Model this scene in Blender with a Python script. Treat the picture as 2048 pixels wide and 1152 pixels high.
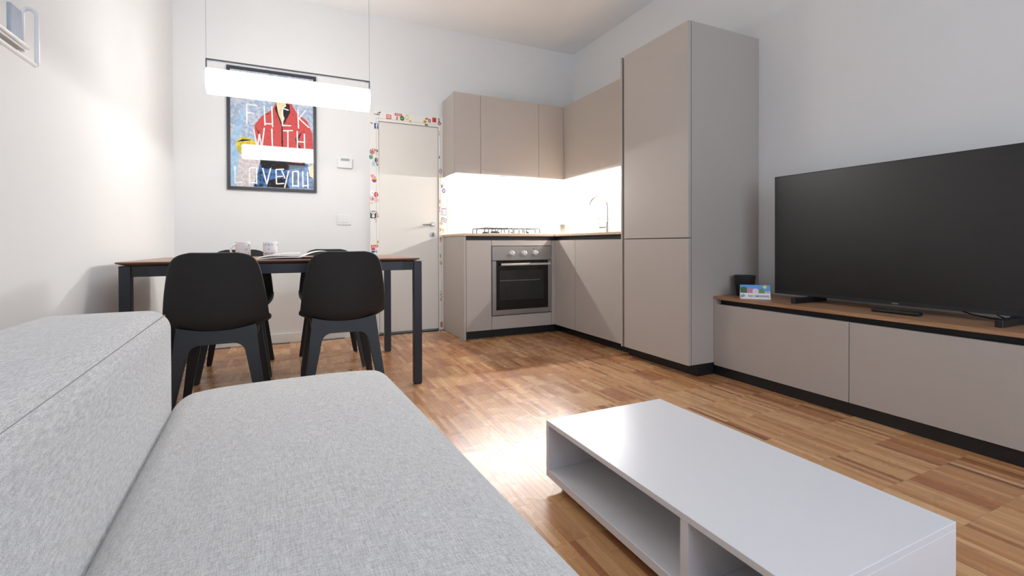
import bpy, bmesh, math, random
from mathutils import Vector, Matrix
random.seed(7)
S = bpy.context.scene
C = S.collection
for o in list(bpy.data.objects):
    bpy.data.objects.remove(o)

# ------------------------------------------------------------------ camera
HC = 0.8124
cam_d = bpy.data.cameras.new('camera'); cam = bpy.data.objects.new('camera', cam_d); C.objects.link(cam)
cr = Vector((0.90361319, -0.42833942, -0.00292314)); cu = Vector((0.00585634, 0.00553024, 0.99996756)); cf = Vector((0.42830936, 0.903601, -0.0075057))
cam.matrix_world = Matrix(((cr.x, cu.x, -cf.x, 0), (cr.y, cu.y, -cf.y, 0), (cr.z, cu.z, -cf.z, HC), (0, 0, 0, 1)))
FPX = 938.67
cam_d.sensor_width = 36; cam_d.lens = FPX / 2048 * 36; cam_d.shift_y = (495.918 - 576) / 2048
cam_d.clip_start = 0.02
S.camera = cam

def project(x, y, z):
    v = Vector((x, y, z - HC)); d = v.dot(cf)
    if d < 0.1: return None
    return 1024 + FPX * v.dot(cr) / d, 495.92 - FPX * v.dot(cu) / d, d

# ------------------------------------------------------------------ world, daylight, exposure
W = bpy.data.worlds.new('world'); S.world = W; W.use_nodes = True
W.node_tree.nodes['Background'].inputs[0].default_value = (0.72, 0.84, 1, 1)
W.node_tree.nodes['Background'].inputs[1].default_value = 1.0
ld = bpy.data.lights.new('window_daylight', 'AREA'); ld.shape = 'RECTANGLE'; ld.size = 2.3; ld.size_y = 1.9
ld.energy = 38; ld.color = (0.70, 0.83, 1.0)
lo = bpy.data.objects.new('window_daylight', ld); C.objects.link(lo)
lo.location = (1.15, -2.33, 1.55); lo.rotation_euler = (math.radians(90), 0, 0)   # in the window opening behind the camera
PENDANT = 15.5
LED = 350.0
S.view_settings.view_transform = 'Standard'; S.view_settings.look = 'None'
S.view_settings.exposure = 0.30; S.view_settings.gamma = 1.0; S.view_settings.use_curve_mapping = False

# ------------------------------------------------------------------ materials
def lin(c):
    return tuple(((v / 255) / 12.92 if v / 255 <= 0.04045 else ((v / 255 + 0.055) / 1.055) ** 2.4) for v in c) + (1,)
MATS = {}
def mat(name, rgb, rough=0.5, metal=0.0, var=0.04, scale=40, bump=0.0, stretch=None, spec=0.5, emit=None, coat=0.0, bscale=None):
    if name in MATS: return MATS[name]
    m = bpy.data.materials.new(name); m.use_nodes = True; MATS[name] = m
    nt = m.node_tree; n = nt.nodes; L = nt.links; b = n['Principled BSDF']
    b.inputs['Roughness'].default_value = rough; b.inputs['Metallic'].default_value = metal
    b.inputs['Specular IOR Level'].default_value = spec
    b.inputs['Coat Weight'].default_value = coat
    tc = n.new('ShaderNodeNewGeometry'); mp = n.new('ShaderNodeMapping'); L.new(tc.outputs['Position'], mp.inputs['Vector'])
    if stretch: mp.inputs['Scale'].default_value = stretch
    nz = n.new('ShaderNodeTexNoise'); nz.inputs['Scale'].default_value = scale; nz.inputs['Detail'].default_value = 4
    L.new(mp.outputs[0], nz.inputs['Vector'])
    base = lin(rgb)
    mx = n.new('ShaderNodeMix'); mx.data_type = 'RGBA'
    L.new(nz.outputs['Fac'], mx.inputs['Factor'])
    mx.inputs['A'].default_value = tuple(max(0, v * (1 - var)) for v in base[:3]) + (1,)
    mx.inputs['B'].default_value = tuple(min(1, v * (1 + var)) for v in base[:3]) + (1,)
    L.new(mx.outputs['Result'], b.inputs['Base Color'])
    if emit:
        b.inputs['Emission Color'].default_value = emit[0] + (1,); b.inputs['Emission Strength'].default_value = emit[1]
    if bump:
        bp = n.new('ShaderNodeBump'); bp.inputs['Strength'].default_value = bump; bp.inputs['Distance'].default_value = 0.002
        src = nz
        if bscale:
            src = n.new('ShaderNodeTexNoise'); src.inputs['Scale'].default_value = bscale; L.new(mp.outputs[0], src.inputs['Vector'])
        L.new(src.outputs['Fac'], bp.inputs['Height']); L.new(bp.outputs[0], b.inputs['Normal'])
    return m

def wood(name, c1, c2, stretch, rough=0.45):
    if name in MATS: return MATS[name]
    m = bpy.data.materials.new(name); m.use_nodes = True; MATS[name] = m
    nt = m.node_tree; n = nt.nodes; L = nt.links; b = n['Principled BSDF']; b.inputs['Roughness'].default_value = rough
    g = n.new('ShaderNodeNewGeometry'); mp = n.new('ShaderNodeMapping'); mp.inputs['Scale'].default_value = stretch
    L.new(g.outputs['Position'], mp.inputs['Vector'])
    nz = n.new('ShaderNodeTexNoise'); nz.inputs['Scale'].default_value = 1; nz.inputs['Detail'].default_value = 7; nz.inputs['Roughness'].default_value = 0.6
    L.new(mp.outputs[0], nz.inputs['Vector'])
    r = n.new('ShaderNodeValToRGB'); r.color_ramp.elements[0].position = 0.3; r.color_ramp.elements[1].position = 0.7
    r.color_ramp.elements[0].color = lin(c1); r.color_ramp.elements[1].color = lin(c2)
    L.new(nz.outputs['Fac'], r.inputs['Fac']); L.new(r.outputs[0], b.inputs['Base Color'])
    bp = n.new('ShaderNodeBump'); bp.inputs['Strength'].default_value = 0.1; bp.inputs['Distance'].default_value = 0.001
    L.new(nz.outputs['Fac'], bp.inputs['Height']); L.new(bp.outputs[0], b.inputs['Normal'])
    return m

def parquet_mat(name, stretch):
    m = bpy.data.materials.new(name); m.use_nodes = True; MATS[name] = m
    nt = m.node_tree; n = nt.nodes; L = nt.links; b = n['Principled BSDF']
    at = n.new('ShaderNodeAttribute'); at.attribute_name = 'tone'
    g = n.new('ShaderNodeNewGeometry'); mp = n.new('ShaderNodeMapping'); mp.inputs['Scale'].default_value = stretch
    L.new(g.outputs['Position'], mp.inputs['Vector'])
    nz = n.new('ShaderNodeTexNoise'); nz.inputs['Scale'].default_value = 1; nz.inputs['Detail'].default_value = 6
    L.new(mp.outputs[0], nz.inputs['Vector'])
    mr = n.new('ShaderNodeMapRange'); mr.inputs['From Min'].default_value = 0.25; mr.inputs['From Max'].default_value = 0.75
    mr.inputs['To Min'].default_value = 0.84; mr.inputs['To Max'].default_value = 1.15
    L.new(nz.outputs['Fac'], mr.inputs['Value'])
    vm = n.new('ShaderNodeVectorMath'); vm.operation = 'SCALE'; L.new(at.outputs['Color'], vm.inputs[0]); L.new(mr.outputs[0], vm.inputs['Scale'])
    L.new(vm.outputs[0], b.inputs['Base Color'])
    n2 = n.new('ShaderNodeTexNoise'); n2.inputs['Scale'].default_value = 9; L.new(g.outputs['Position'], n2.inputs['Vector'])
    m2 = n.new('ShaderNodeMapRange'); m2.inputs['To Min'].default_value = 0.2; m2.inputs['To Max'].default_value = 0.34
    L.new(n2.outputs['Fac'], m2.inputs['Value']); L.new(m2.outputs[0], b.inputs['Roughness'])
    bp = n.new('ShaderNodeBump'); bp.inputs['Strength'].default_value = 0.06; bp.inputs['Distance'].default_value = 0.001
    L.new(nz.outputs['Fac'], bp.inputs['Height']); L.new(bp.outputs[0], b.inputs['Normal'])
    return m

def fabric(name, dark, light, s=1.0):
    m = bpy.data.materials.new(name); m.use_nodes = True; MATS[name] = m
    nt = m.node_tree; n = nt.nodes; L = nt.links; b = n['Principled BSDF']; b.inputs['Roughness'].default_value = 0.95
    b.inputs['Specular IOR Level'].default_value = 0.15
    b.inputs['Sheen Weight'].default_value = 0.25
    g = n.new('ShaderNodeTexCoord')
    def nz(scale, st, det=3):
        mp = n.new('ShaderNodeMapping'); mp.inputs['Scale'].default_value = st; L.new(g.outputs['Object'], mp.inputs['Vector'])
        t = n.new('ShaderNodeTexNoise'); t.inputs['Scale'].default_value = scale; t.inputs['Detail'].default_value = det
        L.new(mp.outputs[0], t.inputs['Vector']); return t
    warp = nz(620 * s, (0.09, 1, 1), 2); weft = nz(620 * s, (1, 0.09, 0.3), 2); grain = nz(1100 * s, (1, 1, 1), 1)
    def add(a, bb, f):
        x = n.new('ShaderNodeMix'); x.data_type = 'FLOAT'; x.inputs['Factor'].default_value = f
        L.new(a, x.inputs['A']); L.new(bb, x.inputs['B']); return x.outputs['Result']
    mixv = add(add(warp.outputs['Fac'], weft.outputs['Fac'], 0.5), grain.outputs['Fac'], 0.45)
    r = n.new('ShaderNodeValToRGB'); r.color_ramp.elements[0].position = 0.37; r.color_ramp.elements[1].position = 0.61
    r.color_ramp.elements[0].color = lin(dark); r.color_ramp.elements[1].color = lin(light)
    L.new(mixv, r.inputs['Fac']); L.new(r.outputs[0], b.inputs['Base Color'])
    fold = nz(7, (2.5, 0.8, 1.2), 2)
    b1 = n.new('ShaderNodeBump'); b1.inputs['Strength'].default_value = 0.5; b1.inputs['Distance'].default_value = 0.012
    L.new(fold.outputs['Fac'], b1.inputs['Height'])
    b2 = n.new('ShaderNodeBump'); b2.inputs['Strength'].default_value = 0.6; b2.inputs['Distance'].default_value = 0.0012
    L.new(mixv, b2.inputs['Height']); L.new(b1.outputs[0], b2.inputs['Normal']); L.new(b2.outputs[0], b.inputs['Normal'])
    return m

M_WALL = mat('wall_paint', (231, 231, 230), 0.9, var=0.012, scale=6, bump=0.03, bscale=160)
M_CEIL = mat('ceiling_paint', (246, 246, 246), 0.95, var=0.01, scale=5)
M_TRIM = mat('white_trim', (236, 234, 228), 0.4, var=0.01)
M_DOOR = mat('cream_door', (229, 226, 218), 0.42, var=0.012, scale=3)
M_CAB = mat('greige_laminate', (181, 173, 166), 0.45, var=0.02, scale=14)
M_BLACK = mat('black_plinth', (24, 25, 27), 0.45, var=0.1)
M_GROOVE = mat('dark_grip_and_gap_shade', (52, 53, 54), 0.5, var=0.05)  # grip rails; on carcasses the dark tone paints shade into door gaps
M_TOP = wood('light_oak_worktop', (188, 160, 132), (220, 196, 168), (4, 60, 60))
M_TVTOP = wood('brown_oak', (138, 98, 68), (182, 142, 108), (70, 4, 70), 0.42)
M_TABTOP = wood('walnut_table', (120, 82, 60), (160, 116, 88), (4, 60, 60), 0.3)
M_TABMET = mat('blue_black_metal', (28, 31, 41), 0.38, var=0.06)
M_SHELL = mat('black_composite_shell', (25, 24, 24), 0.62, var=0.25, scale=300, bump=0.06)
M_LEG = mat('black_composite_legs', (31, 32, 36), 0.5, var=0.15, scale=120)
M_SOFA = fabric('grey_melange_fabric', (170, 168, 167), (238, 236, 234))
M_WHITE = mat('white_lacquer', (232, 231, 233), 0.3, var=0.01)
M_WEDGE = mat('white_lacquer_edge', (214, 208, 203), 0.45, var=0.02)
M_STEEL = mat('brushed_steel', (172, 170, 166), 0.36, metal=1.0, var=0.08, scale=3, stretch=(2, 40, 160))
M_CHROME = mat('chrome', (205, 207, 208), 0.1, metal=1.0, var=0.02)
M_GLASS = mat('black_glass', (14, 15, 14), 0.08, var=0.1)
M_OVIN = mat('oven_window', (40, 42, 39), 0.15, var=0.2, scale=20)
M_SCREEN = mat('tv_screen', (18, 18, 19), 0.33, var=0.05, spec=0.6)
M_BEZEL = mat('tv_bezel', (38, 38, 40), 0.35, var=0.05)
M_PLAS = mat('black_plastic', (22, 22, 24), 0.45, var=0.1)
M_WPLAS = mat('white_plastic', (228, 228, 226), 0.4, var=0.01)
M_LCD = mat('lcd_grey', (150, 162, 166), 0.2, var=0.04)
M_FRAME = mat('dark_frame', (52, 53, 58), 0.45, var=0.08)
M_PAPER = mat('paper_white', (238, 237, 234), 0.7, var=0.01)
M_INK = mat('ink_black', (28, 28, 30), 0.6, var=0.1)
M_CERAM = mat('white_ceramic', (238, 237, 240), 0.18, var=0.01)
M_PRINT = mat('lilac_grey_print', (166, 162, 178), 0.4, var=0.05)
M_PEND = mat('opal_tube', (250, 248, 244), 0.4, var=0.0, emit=((1.0, 0.985, 0.965), PENDANT))
M_LED = mat('led_diffuser', (250, 248, 244), 0.4, var=0.0, emit=((1.0, 0.985, 0.965), LED))
M_SUB = mat('parquet_bed', (58, 36, 22), 0.8, var=0.2)
M_PQY = parquet_mat('parquet_wood_lengthwise', (130, 7, 1))
M_PQX = parquet_mat('parquet_wood_crosswise', (7, 130, 1))

# ------------------------------------------------------------------ geometry helpers
def lab(o, label=None, cat=None, group=None, kind=None):
    if label: o['label'] = label
    if cat: o['category'] = cat
    if group: o['group'] = group
    if kind: o['kind'] = kind
    return o
def root_of(o):
    v = Vector((0, 0, 0))
    while o is not None:
        v += o.location; o = o.parent
    return v
def thing(name, loc, label, cat, group=None):
    o = bpy.data.objects.new(name, None); C.objects.link(o); o.location = loc; o.empty_display_size = 0.05
    return lab(o, label, cat, group)
def mk(name, bm, m, parent=None, smooth=False, local=False):
    """bm is in world coordinates; the origin goes to the base of the mesh (or to the parent's)"""
    if not local:
        if parent is not None: off = root_of(parent)
        else:
            xs = [v.co for v in bm.verts]
            off = Vector(((min(c.x for c in xs) + max(c.x for c in xs)) / 2, (min(c.y for c in xs) + max(c.y for c in xs)) / 2, min(c.z for c in xs)))
        bmesh.ops.translate(bm, verts=bm.verts, vec=-off)
    me = bpy.data.meshes.new(name); bm.to_mesh(me); bm.free()
    if smooth is not False:
        for f in me.polygons: f.use_smooth = True
        if smooth is not True: me.set_sharp_from_angle(angle=math.radians(smooth))
    o = bpy.data.objects.new(name, me); C.objects.link(o)
    if m: me.materials.append(m)
    if parent is not None: o.parent = parent
    elif not local: o.location = off
    return o
def bm_box(x0, x1, y0, y1, z0, z1, bev=0.0, seg=1, bm=None):
    new = bmesh.new()
    vs = [new.verts.new((x, y, z)) for z in (z0, z1) for y in (y0, y1) for x in (x0, x1)]
    for f in ((0, 2, 3, 1), (4, 5, 7, 6), (0, 1, 5, 4), (1, 3, 7, 5), (3, 2, 6, 7), (2, 0, 4, 6)):
        new.faces.new([vs[i] for i in f])
    if bev: bmesh.ops.bevel(new, geom=new.edges[:], offset=bev, segments=seg, affect='EDGES', profile=0.5)
    if bm is None: return new
    tmp = bpy.data.meshes.new('t'); new.to_mesh(tmp); new.free(); bm.from_mesh(tmp); bpy.data.meshes.remove(tmp)
    return bm
def box(name, x0, x1, y0, y1, z0, z1, m, parent=None, bev=0.0012, seg=1):
    return mk(name, bm_box(x0, x1, y0, y1, z0, z1, bev, seg), m, parent)
def bm_tube(pts, r, seg=10, bm=None, cap=True, squash=None):
    bm = bm or bmesh.new(); pts = [Vector(p) for p in pts]; rings = []
    rs = r if isinstance(r, (list, tuple)) else [r] * len(pts)
    prev = None
    for i, p in enumerate(pts):
        t = (pts[min(i + 1, len(pts) - 1)] - pts[max(i - 1, 0)]).normalized()
        if prev is None:
            a = Vector((0, 0, 1)) if abs(t.z) < 0.9 else Vector((1, 0, 0)); u = t.cross(a).normalized()
        else: u = (prev - t * prev.dot(t)).normalized()
        prev = u; w = t.cross(u)
        rings.append([bm.verts.new(p + (u * math.cos(2 * math.pi * k / seg) + w * math.sin(2 * math.pi * k / seg)) * rs[i]) for k in range(seg)])
    for a, b in zip(rings, rings[1:]):
        for k in range(seg): bm.faces.new((a[k], a[(k + 1) % seg], b[(k + 1) % seg], b[k]))
    if cap: bm.faces.new(rings[0][::-1]); bm.faces.new(rings[-1])
    return bm
def bm_lathe(prof, cx, cy, seg=32, bm=None):
    bm = bm or bmesh.new(); rings = []
    for r, z in prof:
        rings.append([bm.verts.new((cx + r * math.cos(2 * math.pi * k / seg), cy + r * math.sin(2 * math.pi * k / seg), z)) for k in range(seg)])
    for a, b in zip(rings, rings[1:]):
        for k in range(seg): bm.faces.new((a[k], a[(k + 1) % seg], b[(k + 1) % seg], b[k]))
    bm.faces.new(rings[0][::-1]); bm.faces.new(rings[-1])
    return bm
def bm_prism(poly, n0, n1, axis, bm=None):
    """extrude a 2-D polygon along axis ('x','y','z') from n0 to n1; poly coordinates are the two others in order"""
    bm = bm or bmesh.new()
    def P(a, b, n): return {'x': (n, a, b), 'y': (a, n, b), 'z': (a, b, n)}[axis]
    A = [bm.verts.new(P(a, b, n0)) for a, b in poly]; B = [bm.verts.new(P(a, b, n1)) for a, b in poly]
    bm.faces.new(A); bm.faces.new(B[::-1])
    for i in range(len(poly)):
        j = (i + 1) % len(poly); bm.faces.new((A[j], A[i], B[i], B[j]))
    bmesh.ops.recalc_face_normals(bm, faces=bm.faces[:])
    return bm
def disc(cx, cz, rx, rz=None, n=20, rot=0):
    rz = rz or rx
    return [(cx + rx * math.cos(2 * math.pi * k / n) * math.cos(rot) - rz * math.sin(2 * math.pi * k / n) * math.sin(rot),
             cz + rx * math.cos(2 * math.pi * k / n) * math.sin(rot) + rz * math.sin(2 * math.pi * k / n) * math.cos(rot)) for k in range(n)]
def rect(cx, cz, w, h, rot=0):
    c, s = math.cos(rot), math.sin(rot)
    return [(cx + a * w / 2 * c - b * h / 2 * s, cz + a * w / 2 * s + b * h / 2 * c) for a, b in ((-1, -1), (1, -1), (1, 1), (-1, 1))]
def text_bm(s, size, matrix, depth=0.0, bold=0.0, align='CENTER'):
    cu_ = bpy.data.curves.new('t', 'FONT'); cu_.body = s; cu_.size = size; cu_.align_x = align; cu_.align_y = 'CENTER'
    cu_.extrude = depth; cu_.offset = bold; cu_.resolution_u = 2
    o = bpy.data.objects.new('t', cu_); C.objects.link(o)
    me = bpy.data.meshes.new_from_object(o.evaluated_get(bpy.context.evaluated_depsgraph_get()))
    bm = bmesh.new(); bm.from_mesh(me); bm.transform(matrix)
    bpy.data.objects.remove(o); bpy.data.curves.remove(cu_); bpy.data.meshes.remove(me)
    return bm
def facing_camera_wall(x, y, z, rot=0):      # text plane on a wall that faces -Y
    return Matrix.Translation((x, y, z)) @ Matrix.Rotation(math.radians(90), 4, 'X') @ Matrix.Rotation(rot, 4, 'Z')
def rounded_box(h, r, n=24, dome=0.0, power=2.0):
    """rounded box centred at the origin, half sizes h, edge radius r, top crowned by dome"""
    bm = bmesh.new(); bmesh.ops.create_cube(bm, size=2.0)
    bmesh.ops.subdivide_edges(bm, edges=bm.edges[:], cuts=n, use_grid_fill=True)
    h = Vector(h)
    for v in bm.verts:
        q = Vector()
        for i in range(3):
            t = v.co[i]; a = abs(t); k = 0.6       # 60% of the grid on the flat part, the rest on the rounded edge
            flat = (h[i] - r) * min(a / k, 1.0); edge = max(0.0, (a - k) / (1 - k)); q[i] = math.copysign(1, t) * (flat + edge * r)
        inner = Vector([max(-(h[i] - r), min(h[i] - r, q[i])) for i in range(3)])
        d = q - inner
        if d.length > 1e-9: q = inner + d.normalized() * r * min(1.0, max(abs(d.x), abs(d.y), abs(d.z)) / r)
        if q.z > 0:
            q.z += dome * (1 - abs(q.x / h.x) ** power) * (1 - abs(q.y / h.y) ** (power * 2)) * q.z / h.z
        v.co = q
    return bm

# ------------------------------------------------------------------ the room
XL, XR, YB, YR, ZC = -0.795, 2.796, 4.342, -2.30, 2.8705
floor = box('floor', XL - 0.1, XR + 0.1, YR - 0.1, YB + 0.1, -0.12, -0.012, M_SUB, bev=0); lab(floor, kind='structure')
lab(box('ceiling', XL - 0.1, XR + 0.1, YR - 0.1, YB + 0.1, ZC, ZC + 0.1, M_CEIL, bev=0), kind='structure')
lab(box('wall_left', XL - 0.1, XL, YR - 0.1, YB + 0.1, -0.012, ZC, M_WALL, bev=0), kind='structure')
lab(box('wall_right', XR, XR + 0.1, YR - 0.1, YB + 0.1, -0.012, ZC, M_WALL, bev=0), kind='structure')
# back wall with the door opening
DX0, DX1, DZ = 0.727, 1.283, 1.925
bw = bm_box(XL, DX0, YB, YB + 0.1, -0.012, ZC); bm_box(DX1, XR, YB, YB + 0.1, -0.012, ZC, bm=bw); bm_box(DX0, DX1, YB, YB + 0.1, DZ, ZC, bm=bw)
bm_box(DX0, DX1, YB + 0.06, YB + 0.1, -0.012, DZ, bm=bw)  # added backing behind the leaf, blocks light leaking under the door
lab(mk('wall_back', bw, M_WALL), kind='structure')
# rear wall behind the camera with its window opening
WX0, WX1, WZ0, WZ1 = -0.05, 2.35, 0.55, 2.55
rw = bm_box(XL, WX0, YR - 0.1, YR, -0.012, ZC); bm_box(WX1, XR, YR - 0.1, YR, -0.012, ZC, bm=rw)
bm_box(WX0, WX1, YR - 0.1, YR, -0.012, WZ0, bm=rw); bm_box(WX0, WX1, YR - 0.1, YR, WZ1, ZC, bm=rw)
lab(mk('wall_rear', rw, M_WALL), kind='structure')
wf = bm_box(WX0, WX1, YR - 0.06, YR + 0.01, WZ0, WZ0 + 0.05)
for a, b in ((WX0, WX0 + 0.05), (WX1 - 0.05, WX1), (1.12, 1.18)): bm_box(a, b, YR - 0.06, YR + 0.01, WZ0 + 0.05, WZ1 - 0.05, bm=wf)
bm_box(WX0, WX1, YR - 0.06, YR + 0.01, WZ1 - 0.05, WZ1, bm=wf)
lab(mk('window_1', wf, M_TRIM), kind='structure')
# baseboards
lab(box('baseboard_back', XL, 0.645, YB - 0.012, YB, 0.0, 0.078, M_TRIM, bev=0.002), kind='structure')
lab(box('baseboard_left', XL, XL + 0.012, YR, YB - 0.012, 0.0, 0.078, M_TRIM, bev=0.002), kind='structure')
# door architrave and leaf
AF = YB - 0.020
tr = bm_box(0.648, DX0, AF, YB, 0.0, 2.015, 0.003); bm_box(DX1, 1.362, AF, YB, 0.0, 2.015, 0.003, bm=tr); bm_box(DX0, DX1, AF, YB, DZ, 2.015, 0.003, bm=tr)
arch = lab(mk('trim_1', tr, M_TRIM), kind='structure')
ar2 = bm_box(0.706, 0.710, AF - 0.0012, AF + 0.004, 0.0, 1.95); bm_box(1.300, 1.304, AF - 0.0012, AF + 0.004, 0.0, 1.95, bm=ar2); bm_box(0.706, 1.304, AF - 0.0012, AF + 0.004, 1.946, 1.950, bm=ar2)
mk('moulding', ar2, mat('trim_groove', (205, 202, 196), 0.5, var=0.01), arch)
door = lab(box('door_1', DX0 + 0.003, DX1 - 0.003, YB - 0.006, YB + 0.04, 0.014, DZ - 0.003, M_DOOR, bev=0.003), kind='structure')
hr = bm_tube([(1.222, YB - 0.005, 1.001), (1.222, YB - 0.014, 1.001)], 0.024, 24); mk('handle_rose', hr, M_CHROME, door, 40)
hh = bm_tube([(1.222, YB - 0.012, 1.001), (1.222, YB - 0.050, 1.001), (1.214, YB - 0.060, 1.001), (1.195, YB - 0.063, 1.0), (1.115, YB - 0.063, 0.998)], [0.010, 0.010, 0.010, 0.009, 0.007], 12); mk('door_handle', hh, M_CHROME, door, 50)
ke = bm_tube([(1.226, YB - 0.005, 0.908), (1.226, YB - 0.013, 0.908)], 0.024, 24); kes = mk('key_escutcheon', ke, M_CHROME, door, 40)
box('keyhole', 1.222, 1.230, YB - 0.0145, YB - 0.010, 0.895, 0.920, M_INK, kes, 0)

# ------------------------------------------------------------------ parquet
P = 0.2135; NS = 10; SW = P / NS
tones = [(198, 146, 98), (188, 132, 86), (178, 120, 78), (206, 158, 110), (166, 108, 70), (192, 140, 94), (214, 168, 122), (184, 128, 84), (150, 98, 66), (202, 152, 104), (172, 114, 76), (194, 144, 102), (136, 86, 60), (180, 130, 90)]
tones = [tuple(int(1.01 * (c * 0.97 + 0.03 * (sum(t_) / 3))) for c in t_) for t_ in tones]
def strip_mesh(tone, cross):
    g = 0.0002; L_, w = P - 2 * g, SW - 2 * g
    bm = bm_box(-w / 2, w / 2, -L_ / 2, L_ / 2, -0.011, 0, 0) if not cross else bm_box(-L_ / 2, L_ / 2, -w / 2, w / 2, -0.011, 0, 0)
    me = bpy.data.meshes.new('parquet_strip'); bm.to_mesh(me); bm.free()
    a = me.color_attributes.new('tone', 'FLOAT_COLOR', 'CORNER')
    for d in a.data: d.color = lin(tones[tone])
    me.materials.append(M_PQX if cross else M_PQY)
    return me
strip_lib = {(t, c): strip_mesh(t, c) for t in range(len(tones)) for c in (0, 1)}
strips = []
ix0, ix1 = int(math.floor((XL) / P)), int(math.ceil(XR / P))
for i in range(ix0, ix1):
    off = 0.0
    for j in range(-11, 21):
        x0, y0 = i * P, 0.018 + j * P
        cross = 1 if (x0 < 0.62 and y0 > 2.3 and (i + j) % 2 == 0) else 0
        fam = random.random()
        for k in range(NS):
            cx, cy = (x0 + (k + 0.5) * SW, y0 + P / 2) if not cross else (x0 + P / 2, y0 + (k + 0.5) * SW)
            hx, hy = (SW / 2, P / 2) if not cross else (P / 2, SW / 2)
            if cx - hx < XL - 0.05 or cx + hx > XR + 0.08 or cy + hy > YB + 0.08 or cy - hy < YR - 0.05: continue
            if random.random() < 0.55: t = [0, 3, 5, 9, 6, 11, 1][int(fam * 3) + random.randrange(0, 4)] if fam < 0.62 else [2, 7, 4, 10, 13, 1][random.randrange(0, 6)]
            else: t = random.choice([0, 1, 2, 3, 4, 5, 6, 7, 7, 9, 9, 10, 11, 13, 8 if random.random() < 0.5 else 1, 12 if random.random() < 0.3 else 2])
            pr = project(cx, cy, 0)
            area = 0
            if pr and -30 < pr[0] < 2080 and pr[1] < 1170:
                hidden = (cx < 0.45 and cy < 1.72 + 0.2) or (0.76 < cx < 1.35 and 0.45 < cy < 1.45) or cx > 2.36 or (cx > 2.25 and cy > 2.1) or cy > 3.8
                if not hidden: area = (FPX / pr[2]) ** 2 * (HC / pr[2])
            strips.append((area, cx, cy, t, cross, random.uniform(-0.0002, 0.0001)))
strips.sort(key=lambda s: -s[0])
for a, cx, cy, t, c, dz in strips[:300]:
    o = bpy.data.objects.new('parquet_strip', strip_lib[(t, c)]); C.objects.link(o); o.parent = floor
    o.location = Vector((cx, cy, dz)) - floor.location
# the remaining strips: one stuff part for each grain direction
for c, nm in ((0, 'parquet_field'), (1, 'parquet_field')):
    vv, ff, cols = [], [], []; g = 0.0002
    for a, cx, cy, t, cc, dz in strips[300:]:
        if cc != c: continue
        hx, hy = (SW / 2 - g, P / 2 - g) if not c else (P / 2 - g, SW / 2 - g)
        b0 = len(vv); col = lin(tones[t])
        for z in (-0.011, dz):
            vv += [(cx - hx, cy - hy, z), (cx + hx, cy - hy, z), (cx + hx, cy + hy, z), (cx - hx, cy + hy, z)]
        ff += [(b0 + 4, b0 + 5, b0 + 6, b0 + 7)] + [(b0 + q, b0 + (q + 1) % 4, b0 + 4 + (q + 1) % 4, b0 + 4 + q) for q in range(4)]
        cols += [col] * 20
    me = bpy.data.meshes.new(nm); me.from_pydata([Vector(v) - floor.location for v in vv], [], ff)
    at = me.color_attributes.new('tone', 'FLOAT_COLOR', 'CORNER'); at.data.foreach_set('color', [x for cc_ in cols for x in cc_])
    me.materials.append(M_PQX if c else M_PQY)
    o = bpy.data.objects.new(nm, me); C.objects.link(o); o.parent = floor; o['kind'] = 'stuff'

# ------------------------------------------------------------------ kitchen: base units, worktop
KX, KY = 1.3217, 3.7347          # outer face of the end panel, front face of the back run
RX, RY = 2.2063, 2.746           # front face of the right run, its end at the tall panel
Z0, Z1 = 0.0752, 0.848           # doors
T = 0.020; BK = YB - 0.024       # door thickness, back of the units (clear of the architrave)
def unit(name, loc, label, cat='cabinet', group=None): return thing(name, loc, label, cat, group)
G_BASE = 'greige base units under the worktop'
u = unit('base_cabinet', (1.45, 4.03, 0), 'narrow greige base cabinet with full-height end panel beside the cream door', group=G_BASE)
box('end_panel', KX, KX + 0.019, KY, BK, 0.002, 0.885, M_CAB, u)
box('door', KX + 0.022, 1.574, KY + 0.001, KY + T, Z0, Z1, M_CAB, u)
box('carcass', KX + 0.020, 1.574, KY + T + 0.002, BK, Z0, 0.850, M_GROOVE, u)  # coloured dark so the gaps around the door read as shaded
box('grip_rail', KX + 0.020, 1.575, KY + 0.030, KY + 0.05, 0.850, 0.884, M_GROOVE, u, 0)
u = unit('base_cabinet', (1.87, 4.03, 0), 'greige oven housing cabinet with fixed strip above and drawer front below the oven', group=G_BASE)
box('filler_strip', 1.577, 2.168, KY + 0.001, KY + T, 0.801, Z1, M_CAB, u)
box('drawer_front', 1.577, 2.168, KY + 0.001, KY + T, Z0, 0.190, M_CAB, u)
box('carcass_side', 1.576, 1.590, KY + T + 0.002, BK, Z0, 0.850, M_GROOVE, u)  # dark colour stands in for shade in the front gaps
box('carcass_side', 2.156, 2.170, KY + T + 0.002, BK, Z0, 0.850, M_GROOVE, u)
box('carcass_bottom', 1.590, 2.156, KY + T + 0.002, BK, Z0, 0.188, M_CAB, u)
box('grip_rail', 1.575, 2.175, KY + 0.030, KY + 0.05, 0.850, 0.884, M_GROOVE, u, 0)
u = unit('base_cabinet', (2.45, 3.85, 0), 'greige corner base cabinet with narrow door beside the oven', group=G_BASE)
box('filler_strip', 2.1715, RX, KY + 0.001, KY + T, Z0, Z1, M_CAB, u)
box('corner_post', RX, RX + T, 3.655, KY + T, Z0, Z1, M_CAB, u)
box('door', RX, RX + T, 3.398, 3.652, Z0, Z1, M_CAB, u)
box('carcass', RX + T + 0.002, XR - 0.01, 3.398, BK, Z0, 0.850, M_GROOVE, u)  # gap shade painted into the carcass colour
box('grip_rail', 2.175, RX + 0.05, KY + 0.030, KY + 0.05, 0.850, 0.884, M_GROOVE, u, 0)
box('grip_rail', RX + 0.030, RX + 0.05, 3.397, KY + 0.03, 0.850, 0.884, M_GROOVE, u, 0)
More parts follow.
